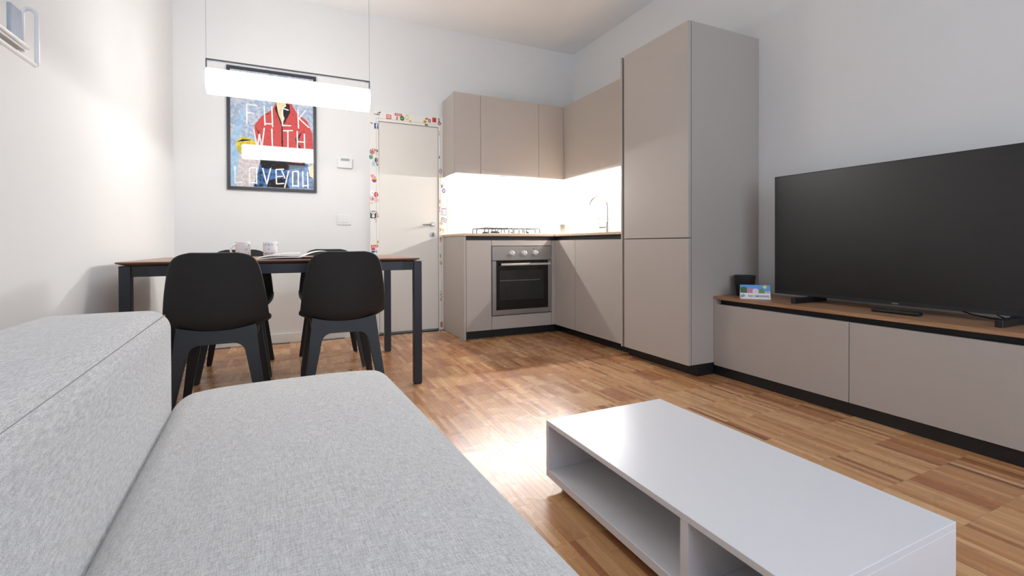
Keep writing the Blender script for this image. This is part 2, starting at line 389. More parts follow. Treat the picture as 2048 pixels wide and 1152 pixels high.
u = unit('base_cabinet', (2.5, 3.07, 0), 'wide greige base cabinet under the sink tap beside the tall panel', group=G_BASE)
box('door', RX, RX + T, RY + 0.002, 3.394, Z0, Z1, M_CAB, u)
box('carcass', RX + T + 0.002, XR - 0.01, RY + 0.002, 3.395, Z0, 0.850, M_GROOVE, u)  # dark carcass colour imitates shade between the doors
box('grip_rail', RX + 0.030, RX + 0.05, RY + 0.001, 3.396, 0.850, 0.884, M_GROOVE, u, 0)
# plinth along both runs
pl = bm_prism([(KX + 0.020, KY + 0.065), (RX + 0.075, KY + 0.065), (RX + 0.075, RY + 0.001), (RX + 0.09, RY + 0.001), (RX + 0.09, KY + 0.08), (KX + 0.020, KY + 0.08)], 0.0005, Z0 - 0.001, 'z')
lab(mk('plinth', pl, M_BLACK), 'black recessed plinth running under the L-shaped base units', 'plinth')
# worktop
wt = bm_prism([(KX - 0.008, KY - 0.010), (RX - 0.010, KY - 0.010), (RX - 0.010, RY + 0.001), (XR - 0.001, RY + 0.001), (XR - 0.001, YB - 0.022), (KX - 0.008, YB - 0.022)], 0.8855, 0.9055, 'z')
bmesh.ops.bevel(wt, geom=wt.edges[:], offset=0.001, segments=1, affect='EDGES')
lab(mk('worktop', wt, M_TOP), 'thin light oak L-shaped worktop on the greige base units', 'worktop')
# splashback panels
M_SPL = mat('white_splashback', (222, 222, 222), 0.25, var=0.008)
lab(box('splashback', 1.364, XR - 0.006, YB - 0.018, YB - 0.001, 0.906, 1.4515, M_SPL), 'glossy white splashback panel behind the gas hob', 'splashback')
lab(box('splashback', XR - 0.006, XR - 0.0005, RY + 0.001, YB - 0.018, 0.906, 1.4515, M_SPL), 'glossy white splashback panel behind the kitchen tap', 'splashback')

# ------------------------------------------------------------------ wall units
G_WALL = 'greige wall units above the worktop'
UZ0, UZ1, UY, UX = 1.4525, 2.1696, 3.9824, 2.4548
def wall_unit(x0, x1, label, side=False):
    u = unit('wall_cabinet', ((x0 + x1) / 2, 4.16, UZ0), label, group=G_WALL)
    a = x0
    if side:
        box('side_panel', x0, x0 + 0.016, UY + 0.006, BK, UZ0 - 0.004, UZ1, M_CAB, u); a = x0 + 0.0165
    box('carcass', a, x1 - 0.001, UY + T + 0.002, BK, UZ0 + 0.002, UZ1 - 0.001, M_CAB, u)
    box('door', (x0 + 0.006 if side else x0 + 0.0015), x1 - 0.0015, UY, UY + T, UZ0, UZ1, M_CAB, u)
    return u
wall_unit(KX, 1.5755, 'narrow greige wall cabinet with exposed side beside the cream door', True)
u = wall_unit(1.5755, 2.175, 'wide greige wall cabinet with extractor slot above the gas hob')
box('extractor_slot', 1.78, 1.92, 4.02, 4.045, UZ0 - 0.0005, UZ0 + 0.002, M_GROOVE, u, 0)
u = wall_unit(2.175, UX + 0.001, 'narrow greige wall cabinet in the corner of the kitchen')
u = unit('wall_cabinet', (2.63, 3.36, UZ0), 'long greige wall cabinet above the kitchen tap', group=G_WALL)
box('door', UX, UX + T, RY + 0.002, UY - 0.001, UZ0, UZ1, M_CAB, u)
box('carcass', UX + T + 0.002, XR - 0.001, RY + 0.002, BK, UZ0 + 0.002, UZ1 - 0.001, M_CAB, u)
# LED strips under the wall units (they light the splashback)
t = thing('led_strip', (1.9, 4.30, 1.44), 'glowing LED strip under wall cabinets along the back wall', 'light strip', 'LED strips under the wall units')
mk('diffuser', bm_prism([(4.3110, 1.4525), (4.3235, 1.4400), (4.3240, 1.4405), (4.3115, 1.4530)], 1.37, 2.77, 'x'), M_LED, t)
mk('profile', bm_prism([(4.3116, 1.4531), (4.3238, 1.4409), (4.3238, 1.4531)], 1.37, 2.77, 'x'), M_STEEL, t)
t = thing('led_strip', (2.76, 3.5, 1.44), 'glowing LED strip under the wall cabinet above the tap', 'light strip', 'LED strips under the wall units')
mk('diffuser', bm_prism([(2.7770, 1.4525), (2.7895, 1.4400), (2.7900, 1.4405), (2.7775, 1.4530)], 2.78, 4.29, 'y'), M_LED, t)
mk('profile', bm_prism([(2.7776, 1.4531), (2.7898, 1.4409), (2.7898, 1.4531)], 2.78, 4.29, 'y'), M_STEEL, t)

# ------------------------------------------------------------------ tall unit and panel
u = unit('tall_cabinet', (2.5, 2.4, 0), 'tall greige fridge cabinet with two stacked flush doors')
box('door', 2.1712, 2.1932, 2.0995, 2.7013, 0.851, 2.158, M_CAB, u)
box('door', 2.1712, 2.1932, 2.0995, 2.7013, 0.0752, 0.846, M_CAB, u)
box('carcass', 2.1972, XR - 0.001, 2.1175, 2.7013, 0.0752, 2.156, M_GROOVE, u)
box('side_panel', 2.1972, XR - 0.001, 2.0995, 2.1170, 0.0752, 2.160, M_CAB, u)
box('end_panel', 2.178, XR - 0.001, 2.7295, 2.7455, 0.070, 2.160, M_CAB, u)
box('grip_rail', 2.215, 2.245, 2.7014, 2.729, 0.075, 2.155, M_GROOVE, u, 0)
box('plinth', 2.250, XR - 0.01, 2.106, 2.7455, 0.0005, 0.0745, M_BLACK, u, 0.001)

# ------------------------------------------------------------------ oven
ov = thing('oven', (1.873, 3.9, 0.197), 'stainless steel built-in oven with three knobs and black glass door', 'oven')
OY = KY - 0.004
box('body', 1.594, 2.152, KY + 0.024, 4.25, 0.197, 0.795, M_BLACK, ov)
box('control_panel', 1.579, 2.166, OY, KY + 0.022, 0.672, 0.797, M_STEEL, ov, 0.002)
od = bm_box(1.579, 1.617, OY, KY + 0.022, 0.197, 0.668, 0.001); bm_box(2.133, 2.166, OY, KY + 0.022, 0.197, 0.668, 0.001, bm=od); bm_box(1.617, 2.133, OY, KY + 0.022, 0.197, 0.240, 0.001, bm=od)
dr = mk('oven_door', od, M_STEEL, ov)
box('glass_panel', 1.617, 2.133, OY + 0.002, KY + 0.018, 0.240, 0.667, M_GLASS, dr, 0)
box('oven_window', 1.650, 2.085, OY + 0.0012, OY + 0.004, 0.325, 0.585, M_OVIN, dr, 0)
box('rack_rail', 1.652, 2.05, OY + 0.0005, OY + 0.003, 0.494, 0.497, M_STEEL, dr, 0)
mk('frame_line', bm_box(1.705, 1.709, OY + 0.0008, OY + 0.003, 0.25, 0.60), M_BLACK, dr)
hb = bm_box(1.648, 2.138, OY - 0.040, OY - 0.028, 0.628, 0.648, 0.004, 2); bm_box(1.67, 1.69, OY - 0.03, OY + 0.004, 0.632, 0.644, bm=hb); bm_box(2.09, 2.11, OY - 0.03, OY + 0.004, 0.632, 0.644, bm=hb)
mk('handle', hb, mat('satin_handle', (205, 200, 192), 0.35, metal=0.6, var=0.02), dr)
for kx in (1.765, 1.886, 2.000):
    kb = bm_tube([(kx, OY + 0.001, 0.733), (kx, OY - 0.008, 0.733), (kx, OY - 0.009, 0.733), (kx, OY - 0.026, 0.733), (kx, OY - 0.028, 0.733)], [0.025, 0.025, 0.0215, 0.0205, 0.018], 24)
    kn = mk('knob', kb, mat('knob_silver', (210, 210, 212), 0.3, metal=0.4, var=0.02), ov, 40)
    box('pointer', kx - 0.0025, kx + 0.0025, OY - 0.0295, OY - 0.026, 0.736, 0.752, M_STEEL, kn, 0)
mk('indicator_lamp', bm_tube([(1.985, OY + 0.002, 0.772), (1.985, OY - 0.002, 0.772)], 0.005, 12), M_INK, ov)

# ------------------------------------------------------------------ gas hob
hob = thing('gas_hob', (1.87, 4.05, 0.9055), 'stainless steel gas hob with wire grates and four knobs', 'hob')
box('hob_plate', 1.585, 2.165, 3.80, 4.285, 0.9056, 0.913, M_STEEL, hob, 0.003, 2)
burners = [(1.70, 4.17, 0.035), (1.70, 3.95, 0.045), (1.97, 4.17, 0.04), (2.03, 3.97, 0.03)]
for bx, by, br in burners:
    mk('burner', bm_lathe([(br, 0.9125), (br, 0.925), (br * 0.8, 0.926), (br * 0.8, 0.933), (br * 0.5, 0.934)], bx, by, 24), M_BLACK, hob, 40)
M_WIRE = mat('enamel_grate', (44, 45, 46), 0.4, var=0.1)
def grate(x0, x1, y0, y1):
    z0, z1, r = 0.912, 0.962, 0.0042
    g = bmesh.new()
    def arch(a, b):                 # wire that rises, crosses and drops again, rounded shoulders
        a, b = Vector(a), Vector(b); d = (b - a).normalized(); s = 0.022; pts = [Vector((a.x, a.y, z0))]
        for q in range(5): th = math.pi / 2 * q / 4; pts.append(a + d * s * (1 - math.cos(th)) + Vector((0, 0, z1 - s + s * math.sin(th))))
        for q in range(5): th = math.pi / 2 * (4 - q) / 4; pts.append(b - d * s * (1 - math.cos(th)) + Vector((0, 0, z1 - s + s * math.sin(th))))
        pts.append(Vector((b.x, b.y, z0))); bm_tube(pts, r, 8, g)
    arch((x0, y0, 0), (x0, y1, 0)); arch((x1, y0, 0), (x1, y1, 0))
    for f in (0.25, 0.75):
        y = y0 + (y1 - y0) * f; arch((x0, y, 0), (x1, y, 0))
    xm = (x0 + x1) / 2
    bm_tube([(xm, y0 + 0.06, z1), (xm, y1 - 0.06, z1)], r, 8, g)
    mk('grate', g, M_WIRE, hob, 50)
grate(1.60, 1.80, 3.86, 4.26); grate(1.86, 2.14, 3.90, 4.26)
for q in range(4):
    kx = 1.795 + q * 0.052
    mk('knob', bm_lathe([(0.016, 0.913), (0.016, 0.920), (0.0135, 0.921), (0.0135, 0.947), (0.011, 0.949)], kx, 3.845, 20), mat('hob_knob_silver', (190, 190, 190), 0.3, metal=0.6, var=0.02), hob, 40)
# ------------------------------------------------------------------ tap, cutlery holder, sponge holder
tp = thing('kitchen_tap', (2.60, 3.46, 0.9055), 'chrome gooseneck kitchen tap with side lever', 'tap')
mk('base', bm_lathe([(0.026, 0.905), (0.026, 0.912), (0.022, 0.914), (0.022, 1.005), (0.017, 1.010), (0.0125, 1.030)], 2.60, 3.46, 24), M_CHROME, tp, 40)
pts = [(2.60, 3.46, 1.02), (2.60, 3.46, 1.15)] + [(2.60 - 0.088 * (1 - math.cos(math.pi * q / 14)), 3.46 + 0.03 * q / 14, 1.15 + 0.088 * math.sin(math.pi * q / 14)) for q in range(1, 14)] + [(2.424, 3.49, 1.150)]
mk('spout', bm_tube(pts, 0.0115, 14), M_CHROME, tp, 60)
mk('valve_body', bm_tube([(2.60, 3.46, 0.958), (2.57, 3.53, 0.958), (2.565, 3.542, 0.958)], [0.019, 0.019, 0.016], 18), M_CHROME, tp, 40)
mk('lever', bm_tube([(2.567, 3.537, 0.960), (2.560, 3.545, 1.055)], [0.005, 0.004], 10), M_CHROME, tp, 40)
ch = thing('cutlery_holder', (2.43, 3.93, 0.9055), 'perforated steel cutlery holder standing on the worktop corner', 'holder')
M_PERF = mat('perforated_steel', (196, 194, 190), 0.3, metal=1.0, var=0.05)
mk('cylinder', bm_lathe([(0.055, 0.9055), (0.056, 0.908), (0.056, 1.005), (0.053, 1.005), (0.053, 0.915)], 2.43, 3.93, 36), M_PERF, ch, 50)
hl = bmesh.new()
for rr in range(7):
    for k in range(24):
        if k % 6 in (0, 1): continue
        th = 2 * math.pi * k / 24; z = 0.920 + rr * 0.0125; d = Vector((math.cos(th), math.sin(th), 0)); c = Vector((2.43, 3.93, z)) + d * 0.0555
        bm_tube([c, c + d * 0.0009], 0.0028, 8, hl)
o = mk('holes', hl, M_GROOVE, ch); o['kind'] = 'stuff'
lab(mk('sponge', rounded_box((0.03, 0.045, 0.022), 0.012, 6), mat('grey_sponge', (172, 172, 172), 0.9, var=0.1, scale=200), None, True), 'small grey rounded sponge on the worktop beside the tall panel', 'sponge').location = (2.5, 2.80, 0.9275)

# ------------------------------------------------------------------ TV unit
tvu = thing('tv_cabinet', (2.6, 1.3, 0), 'long low greige TV cabinet with black plinth and brown oak top', 'cabinet')
TY0, TY1 = 0.494, 2.0985
box('body', 2.405, XR - 0.001, TY0 + 0.001, TY1, 0.0604, 0.440, M_GROOVE, tvu)  # dark body colour paints the shade between the two doors
box('door', 2.3818, 2.4028, 1.3190, TY1, 0.0604, 0.4403, M_CAB, tvu)
box('door', 2.3818, 2.4028, TY0, 1.3160, 0.0604, 0.4403, M_CAB, tvu)
box('grip_recess', 2.425, XR - 0.002, TY0 + 0.002, TY1 - 0.001, 0.4402, 0.4695, M_BLACK, tvu, 0)
box('bracket', 2.383, 2.425, TY1 - 0.018, TY1, 0.4405, 0.4692, M_CAB, tvu, 0)
box('plinth', 2.392, XR - 0.002, TY0 + 0.02, TY1, 0.0005, 0.060, M_BLACK, tvu, 0.001)
box('oak_top', 2.3788, XR - 0.001, TY0 - 0.004, TY1 - 0.0005, 0.4695, 0.488, M_TVTOP, tvu, 0.0012)
ZT = 0.488
# television
tv = thing('television', (2.62, 1.235, ZT), 'large black flat-screen television on two bar feet', 'television')
TX, A0, A1, B0, B1 = 2.600, 0.618, 1.848, 0.520, 1.206
box('housing', TX + 0.004, TX + 0.030, A0 + 0.002, A1 - 0.002, B0 + 0.002, B1 - 0.002, M_PLAS, tv, 0.003)
box('rear_cover', TX + 0.030, TX + 0.062, A0 + 0.2, A1 - 0.2, B0 + 0.04, B1 - 0.25, M_PLAS, tv, 0.01, 2)
fr = bm_box(TX, TX + 0.012, A0, A1, B0, B0 + 0.016, 0.001); bm_box(TX, TX + 0.012, A0, A1, B1 - 0.004, B1, 0.0008, bm=fr)
bm_box(TX, TX + 0.012, A0, A0 + 0.004, B0 + 0.016, B1 - 0.004, 0.0008, bm=fr); bm_box(TX, TX + 0.012, A1 - 0.004, A1, B0 + 0.016, B1 - 0.004, 0.0008, bm=fr)
mk('bezel', fr, M_BEZEL, tv)
box('screen', TX + 0.002, TX + 0.006, A0 + 0.004, A1 - 0.004, B0 + 0.016, B1 - 0.004, M_SCREEN, tv, 0)
mk('logo', bm_box(TX - 0.0006, TX + 0.001, 1.222, 1.248, B0 + 0.004, B0 + 0.009), M_STEEL, tv)
for fy in (1.640, 0.825):
    fo = box('foot', 2.455, 2.735, fy - 0.012, fy + 0.012, ZT + 0.0006, ZT + 0.030, M_PLAS, tv, 0.002)
    box('foot_stem', TX + 0.002, TX + 0.034, fy - 0.016, fy + 0.016, ZT + 0.028, B0 + 0.006, M_PLAS, fo, 0.001)
for pts_ in ([(2.66, 1.16, 0.60), (2.665, 1.05, 0.525), (2.675, 0.98, 0.502), (2.69, 0.93, 0.4925), (2.70, 0.90, 0.4916)], [(2.655, 0.95, 0.62), (2.67, 0.90, 0.51), (2.68, 0.865, 0.4930), (2.74, 0.80, 0.4916), (2.78, 0.72, 0.4916)]):
    mk('power_cable', bm_tube(pts_, 0.0028, 8), M_PLAS, tv, True)
# remote control
rc = thing('remote_control', (2.525, 1.195, ZT), 'slim black remote control lying on the oak top', 'remote')
rb = rounded_box((0.021, 0.095, 0.0085), 0.007, 8); rb.transform(Matrix.Translation((2.525, 1.195, ZT + 0.0087))); mk('body', rb, M_PLAS, rc, True)
for q in range(3):
    for s in (-1, 1): mk('button', bm_box(2.525 + s * 0.008 - 0.004, 2.525 + s * 0.008 + 0.004, 1.150 + q * 0.014, 1.158 + q * 0.014, ZT + 0.0165, ZT + 0.0182), M_GROOVE, rc)
mk('dial', bm_lathe([(0.014, ZT + 0.0165), (0.014, ZT + 0.0185), (0.012, ZT + 0.019)], 2.525, 1.215, 20), M_GROOVE, rc)
# black pot
pt = bm_lathe([(0.044, ZT), (0.047, ZT + 0.003), (0.062, ZT + 0.121), (0.0635, ZT + 0.126), (0.0605, ZT + 0.128), (0.058, ZT + 0.122), (0.043, ZT + 0.012)], 2.565, 2.022, 36)
lab(mk('pot', pt, mat('matt_black_pot', (34, 35, 38), 0.5, var=0.08), None, 40), 'tapered matt black pot on the oak top', 'pot')
# tent card
tc = thing('tent_card', (2.487, 1.893, ZT), 'folded white NO SMOKING tent card with colourful city picture strip', 'sign')
ax = Vector((0.705, -0.709, 0)); nx = Vector((-0.709, -0.705, 0)); c0 = Vector((2.487, 1.893, ZT)); LW, HH, DD = 0.158, 0.080, 0.030
def card_point(a, h, off=0.0):     # a along the card, h 0..1 up the front flap
    sl = (Vector((0, 0, HH)) - nx * DD); nn = sl.cross(ax).normalized()
    if nn.dot(nx) < 0: nn = -nn
    return c0 + ax * a + nx * DD + sl * h + nn * off
def card_poly(pts, off, bm=None, th=0.0004):
    bm = bm or bmesh.new(); A = [bm.verts.new(card_point(a, h, off)) for a, h in pts]; B = [bm.verts.new(card_point(a, h, off - th)) for a, h in pts]
    bm.faces.new(A); bm.faces.new(B[::-1])
    for i in range(len(pts)): j = (i + 1) % len(pts); bm.faces.new((A[j], A[i], B[i], B[j]))
    bmesh.ops.recalc_face_normals(bm, faces=bm.faces[:]); return bm
cb = bmesh.new(); h2 = LW / 2; pr6 = []
for s in (-h2, h2): pr6.append([cb.verts.new(c0 + ax * s + nx * DD), cb.verts.new(c0 + ax * s - nx * DD), cb.verts.new(c0 + ax * s + Vector((0, 0, HH)))])
cb.faces.new(pr6[0]); cb.faces.new(pr6[1][::-1])
for i in range(3): j = (i + 1) % 3; cb.faces.new((pr6[0][i], pr6[0][j], pr6[1][j], pr6[1][i]))
bmesh.ops.recalc_face_normals(cb, faces=cb.faces[:]); mk('card', cb, M_PAPER, tc)
mk('sky_print', card_poly([(-h2, 0.42), (h2, 0.42), (h2, 0.99), (-h2, 0.99)], 0.0006), mat('print_sky', (92, 160, 224), 0.6), tc)
mk('sun_print', card_poly([(0.052 + 0.011 * math.cos(q), 0.86 + 0.11 * math.sin(q)) for q in [k * math.pi / 6 for k in range(12)]], 0.0009), mat('print_sun', (242, 212, 92), 0.6), tc)
mk('forest_print', card_poly([(-h2, 0.42), (-0.044, 0.42), (-0.044, 0.80), (-0.058, 0.86), (-h2, 0.80)], 0.0009), mat('print_green', (62, 106, 70), 0.6), tc)
mk('houses_print', card_poly([(-0.044, 0.42), (-0.014, 0.42), (-0.014, 0.72), (-0.024, 0.80), (-0.034, 0.70), (-0.044, 0.74)], 0.0009), mat('print_pink', (206, 132, 158), 0.6), tc)
mk('dome_print', card_poly([(-0.014, 0.42), (0.018, 0.42), (0.018, 0.64), (0.010, 0.74), (-0.006, 0.74), (-0.014, 0.66)], 0.0009), mat('print_cream', (236, 218, 216), 0.6), tc)
mk('hill_print', card_poly([(0.018, 0.42), (0.050, 0.42), (0.050, 0.58), (0.036, 0.76), (0.022, 0.70)], 0.0009), mat('print_olive', (120, 142, 84), 0.6), tc)
mk('snow_print', card_poly([(0.050, 0.42), (h2, 0.42), (h2, 0.62), (0.062, 0.54), (0.050, 0.60)], 0.0009), mat('print_grey', (190, 194, 206), 0.6), tc)
sl = (Vector((0, 0, HH)) - nx * DD).normalized(); nn = ax.cross(sl).normalized()
if nn.dot(nx) < 0: nn = -nn
cp = card_point(0.018, 0.20, 0.0008)
mx4 = Matrix(((ax.x, sl.x, nn.x, cp.x), (ax.y, sl.y, nn.y, cp.y), (ax.z, sl.z, nn.z, cp.z), (0, 0, 0, 1)))
mk('lettering', text_bm('NO SMOKING', 0.0175, mx4, 0.0001, 0.0002), mat('print_slate', (96, 106, 122), 0.6), tc)
mk('emblem', card_poly([(-0.068 + 0.012 * math.cos(q) * (1 + 0.25 * math.cos(3 * q)), 0.21 + 0.12 * math.sin(q) * (1 + 0.25 * math.sin(2 * q))) for q in [k * math.pi / 9 for k in range(18)]], 0.0009), mat('print_slate_light', (150, 158, 172), 0.6), tc)

# ------------------------------------------------------------------ coffee table
ct = thing('coffee_table', (1.03, 0.93, 0), 'low white coffee table with two open compartments on small feet', 'coffee table')
cx0, cx1, cy0, cy1, cz0, cz1 = 0.780, 1.278, 0.494, 1.380, 0.032, 0.220
box('table_top', cx0, cx1, cy0, cy1, cz1 - 0.016, cz1, M_WHITE, ct, 0.001)
box('bottom_board', cx0, cx1, cy0, cy1, cz0, cz0 + 0.024, M_WHITE, ct, 0.001)
box('side_panel', cx0, cx1, cy1 - 0.016, cy1, cz0 + 0.024, cz1 - 0.016, M_WHITE, ct, 0.0008)
box('side_panel', cx0, cx1, cy0, cy0 + 0.016, cz0 + 0.024, cz1 - 0.016, M_WHITE, ct, 0.0008)
box('divider', cx0 + 0.002, cx1 - 0.016, 0.757, 0.781, cz0 + 0.024, cz1 - 0.016, M_WHITE, ct, 0.0008)
box('back_panel', cx1 - 0.016, cx1, cy0 + 0.016, cy1 - 0.016, cz0 + 0.024, cz1 - 0.016, M_WHITE, ct, 0.0008)
for x in (cx0 + 0.05, cx1 - 0.05):
    for y in (cy0 + 0.06, cy1 - 0.06): mk('foot', bm_lathe([(0.018, 0.0005), (0.022, 0.004), (0.022, cz0)], x, y, 20), M_PLAS, ct, 40)

# ------------------------------------------------------------------ sofa
sf = thing('sofa', (0, 1.5, 0), 'low light grey fabric sofa with loose melange seat and backrest', 'sofa')
sf.rotation_euler = (0, 0, 0.047)
SX0, SX1, SY0, SY1, SZ = -0.300, 0.318, -2.6, 0.205, 0.385
sb = rounded_box(((SX1 - SX0) / 2, (SY1 - SY0) / 2, 0.16), 0.06, 44, 0.028, 2.0)
for v in sb.verts:
    if v.co.y > 0: v.co.y -= 0.085 * abs(v.co.x / ((SX1 - SX0) / 2)) ** 5 * (v.co.y / ((SY1 - SY0) / 2)) ** 8
sb.transform(Matrix.Translation(((SX0 + SX1) / 2, (SY0 + SY1) / 2, SZ - 0.16)))
mk('seat', sb, M_SOFA, sf, True, local=True)
BX0, BX1, BY1, BZ = -0.570, -0.284, 0.065, 0.642
bb = rounded_box(((BX1 - BX0) / 2, (BY1 - SY0) / 2, 0.27), 0.05, 44, 0.014, 2.0)
bb.transform(Matrix.Translation(((BX0 + BX1) / 2, (SY0 + BY1) / 2, BZ - 0.27)))
bk = mk('backrest', bb, M_SOFA, sf, True, local=True)
sm = bm_tube([(BX1 - 0.0143, BY1 - 0.035 - 0.06 * q, BZ - 0.0142) for q in range(43)], 0.0013, 6)
mk('seam', sm, mat('seam_thread', (150, 148, 146), 0.9, var=0.1, scale=200), bk, True, local=True)
mk('base', bm_box(-0.52, 0.27, -2.5, 0.02, 0.035, 0.10, 0.01), M_PLAS, sf, local=True)
for x in (-0.48, 0.22):
    for y in (-2.4, 0.0): mk('foot', bm_lathe([(0.02, 0.0005), (0.024, 0.004), (0.024, 0.04)], x, y, 16), M_PLAS, sf, 40, local=True)

# ------------------------------------------------------------------ dining table
dt = thing('dining_table', (-0.01, 3.18, 0), 'walnut dining table with blue-black metal frame and square legs', 'table')
X0, X1, Y0, Y1, ZTT = -0.716, 0.682, 2.690, 3.668, 0.736
tb = bmesh.new(); ring = []
for ins, z in ((0.030, ZTT - 0.018), (0.002, ZTT - 0.007), (0, ZTT - 0.005), (0, ZTT - 0.001), (0.001, ZTT)):
    ring.append([tb.verts.new(v) for v in ((X0 + ins, Y0 + ins, z), (X1 - ins, Y0 + ins, z), (X1 - ins, Y1 - ins, z), (X0 + ins, Y1 - ins, z))])
for a, b in zip(ring, ring[1:]):
    for k in range(4): tb.faces.new((a[k], a[(k + 1) % 4], b[(k + 1) % 4], b[k]))
tb.faces.new(ring[0][::-1]); tb.faces.new(ring[-1])
mk('table_top', tb, M_TABTOP, dt)
LX = ((-0.706, -0.661), (0.651, 0.697)); LY = ((2.700, 2.745), (3.625, 3.670))
for xa, xb in LX:
    for ya, yb in LY:
        lg = box('leg', xa, xb, ya, yb, 0.006, 0.7175, M_TABMET, dt, 0.002)
        box('foot_pad', xa + 0.004, xb - 0.004, ya + 0.004, yb - 0.004, 0.0005, 0.0065, M_PLAS, lg, 0)
for ya, yb in ((2.704, 2.734), (3.636, 3.666)):
    box('apron', -0.60, 0.59, ya, yb, 0.667, 0.717, M_TABMET, dt, 0.001)
    box('corner_bracket', -0.661, -0.598, ya + 0.004, yb, 0.667, 0.7165, M_PLAS, dt, 0.001)
    box('corner_bracket', 0.588, 0.651, ya + 0.004, yb, 0.667, 0.7165, M_PLAS, dt, 0.001)
for xa, xb in ((-0.700, -0.670), (0.662, 0.692)): box('apron', xa, xb, 2.745, 3.625, 0.667, 0.717, M_TABMET, dt, 0.001)

# ------------------------------------------------------------------ chairs
def catmull(pts, n):
    out = []
    P_ = [pts[0]] + pts + [pts[-1]]
    for i in range(1, len(P_) - 2):
        for k in range(n):
            t = k / n; a, b, c, d = P_[i - 1], P_[i], P_[i + 1], P_[i + 2]
            out.append(tuple(0.5 * (2 * b[j] + (c[j] - a[j]) * t + (2 * a[j] - 5 * b[j] + 4 * c[j] - d[j]) * t * t + (3 * b[j] - a[j] - 3 * c[j] + d[j]) * t ** 3) for j in range(len(b))))
    out.append(pts[-1]); return out
def make_chair(label):
    t = thing('dining_chair', (0, 0, 0), label, 'chair', 'black dining chairs at the walnut table')
    # profile: y (front +), z, half width, side lift (how far the sides curl up / forward)
    prof = [(0.232, 0.420, 0.140, 0.0), (0.226, 0.434, 0.172, 0.003), (0.205, 0.442, 0.190, 0.008), (0.12, 0.438, 0.202, 0.020), (0.0, 0.426, 0.207, 0.036), (-0.10, 0.417, 0.208, 0.058),
            (-0.165, 0.426, 0.207, 0.072), (-0.200, 0.462, 0.204, 0.058), (-0.215, 0.516, 0.200, 0.050), (-0.228, 0.588, 0.192, 0.040), (-0.239, 0.658, 0.181, 0.030), (-0.248, 0.716, 0.169, 0.021), (-0.254, 0.752, 0.151, 0.013), (-0.257, 0.771, 0.125, 0.008), (-0.259, 0.781, 0.086, 0.004)]
    pf = catmull(prof, 3); nu = 16; bm = bmesh.new(); rows = []
    for i, (y, z, w, lift) in enumerate(pf):
        a, b = pf[max(i - 1, 0)], pf[min(i + 1, len(pf) - 1)]
        tx, tz = b[0] - a[0], b[1] - a[1]; l = math.hypot(tx, tz); nyv, nzv = tz / l, -tx / l       # normal towards the sitter
        row = []
        for k in range(nu + 1):
            s = -1 + 2 * k / nu; q = abs(s) ** 2.1 * lift
            row.append(bm.verts.new((s * w, y + nyv * q, z + nzv * q)))
        rows.append(row)
    for a, b in zip(rows, rows[1:]):
        for k in range(nu): bm.faces.new((a[k], a[k + 1], b[k + 1], b[k]))
    bmesh.ops.recalc_face_normals(bm, faces=bm.faces[:])
    sh = mk('shell', bm, M_SHELL, t, True, local=True)
    sd = sh.modifiers.new('s', 'SOLIDIFY'); sd.thickness = 0.013; sd.offset = 0
    ss = sh.modifiers.new('b', 'SUBSURF'); ss.levels = 1; ss.render_levels = 1
    # seat underside pan
    pan = rounded_box((0.150, 0.165, 0.022), 0.02, 6); pan.transform(Matrix.Translation((0, 0.01, 0.396))); mk('seat_support', pan, M_LEG, t, True, local=True)
    # crossbars with rounded inner corners, legs below
    for sgn in (-1, 1):
        def yy(z): return sgn * (0.178 + (0.42 - z) * 0.150)
        def outer(z): return 0.150 + (0.425 - z) * 0.128
        def inner(z): return 0.150 + (0.425 - z) * 0.128 - 0.030 - 0.028 * max(0, (z - 0.02) / 0.40)
        zb, zl, zt = 0.382, 0.335, 0.438
        poly = [(outer(zl), zl)] + [(outer(zt) * q / 5, zt + 0.022 * (q / 5) ** 2) for q in range(5, -6, -1)] + [(-outer(zl), zl), (-inner(zl), zl)]
        r = zb - zl; xi = inner(zl)
        for q in range(0, 7):
            th = math.pi / 2 * q / 6; poly.append((-(xi - r * (1 - math.cos(th))) + 0, zl + r * math.sin(th)))
        for q in range(6, -1, -1):
            th = math.pi / 2 * q / 6; poly.append(((xi - r * (1 - math.cos(th))), zl + r * math.sin(th)))
        cl = []
        for pnt in poly:
            if not cl or (abs(pnt[0] - cl[-1][0]) + abs(pnt[1] - cl[-1][1])) > 1e-5: cl.append(pnt)
        if abs(cl[0][0] - cl[-1][0]) + abs(cl[0][1] - cl[-1][1]) < 1e-5: cl.pop()
        bmc = bm_prism(cl, -0.016, 0.016, 'y')
        for v in bmc.verts: v.co.y += yy(v.co.z)
        mk('crossbar', bmc, M_LEG, t, 40, local=True)
        for s in (-1, 1):
            bl = bmesh.new(); rg = []
            for z in (zl + 0.004, 0.17, 0.0005):
                hw = 0.016 - 0.003 * (1 - z / zl)
                rg.append([bl.verts.new((s * a, yy(z) + b, z)) for a, b in ((inner(z), -hw), (outer(z), -hw), (outer(z), hw), (inner(z), hw))])
            for a, b in zip(rg, rg[1:]):
                for k in range(4): bl.faces.new((a[k], a[(k + 1) % 4], b[(k + 1) % 4], b[k]))
            bl.faces.new(rg[0]); bl.faces.new(rg[-1]); bmesh.ops.recalc_face_normals(bl, faces=bl.faces[:])
            bmesh.ops.bevel(bl, geom=bl.edges[:], offset=0.004, segments=2, affect='EDGES')
            mk('leg', bl, M_LEG, t, 40, local=True)
    return t
def copy_tree(o, parent=None):
    c = o.copy(); C.objects.link(c); c.parent = parent
    for ch_ in list(o.children): copy_tree(ch_, c)
    return c
chair = make_chair('black shell dining chair on the sofa side, next to the white left wall')
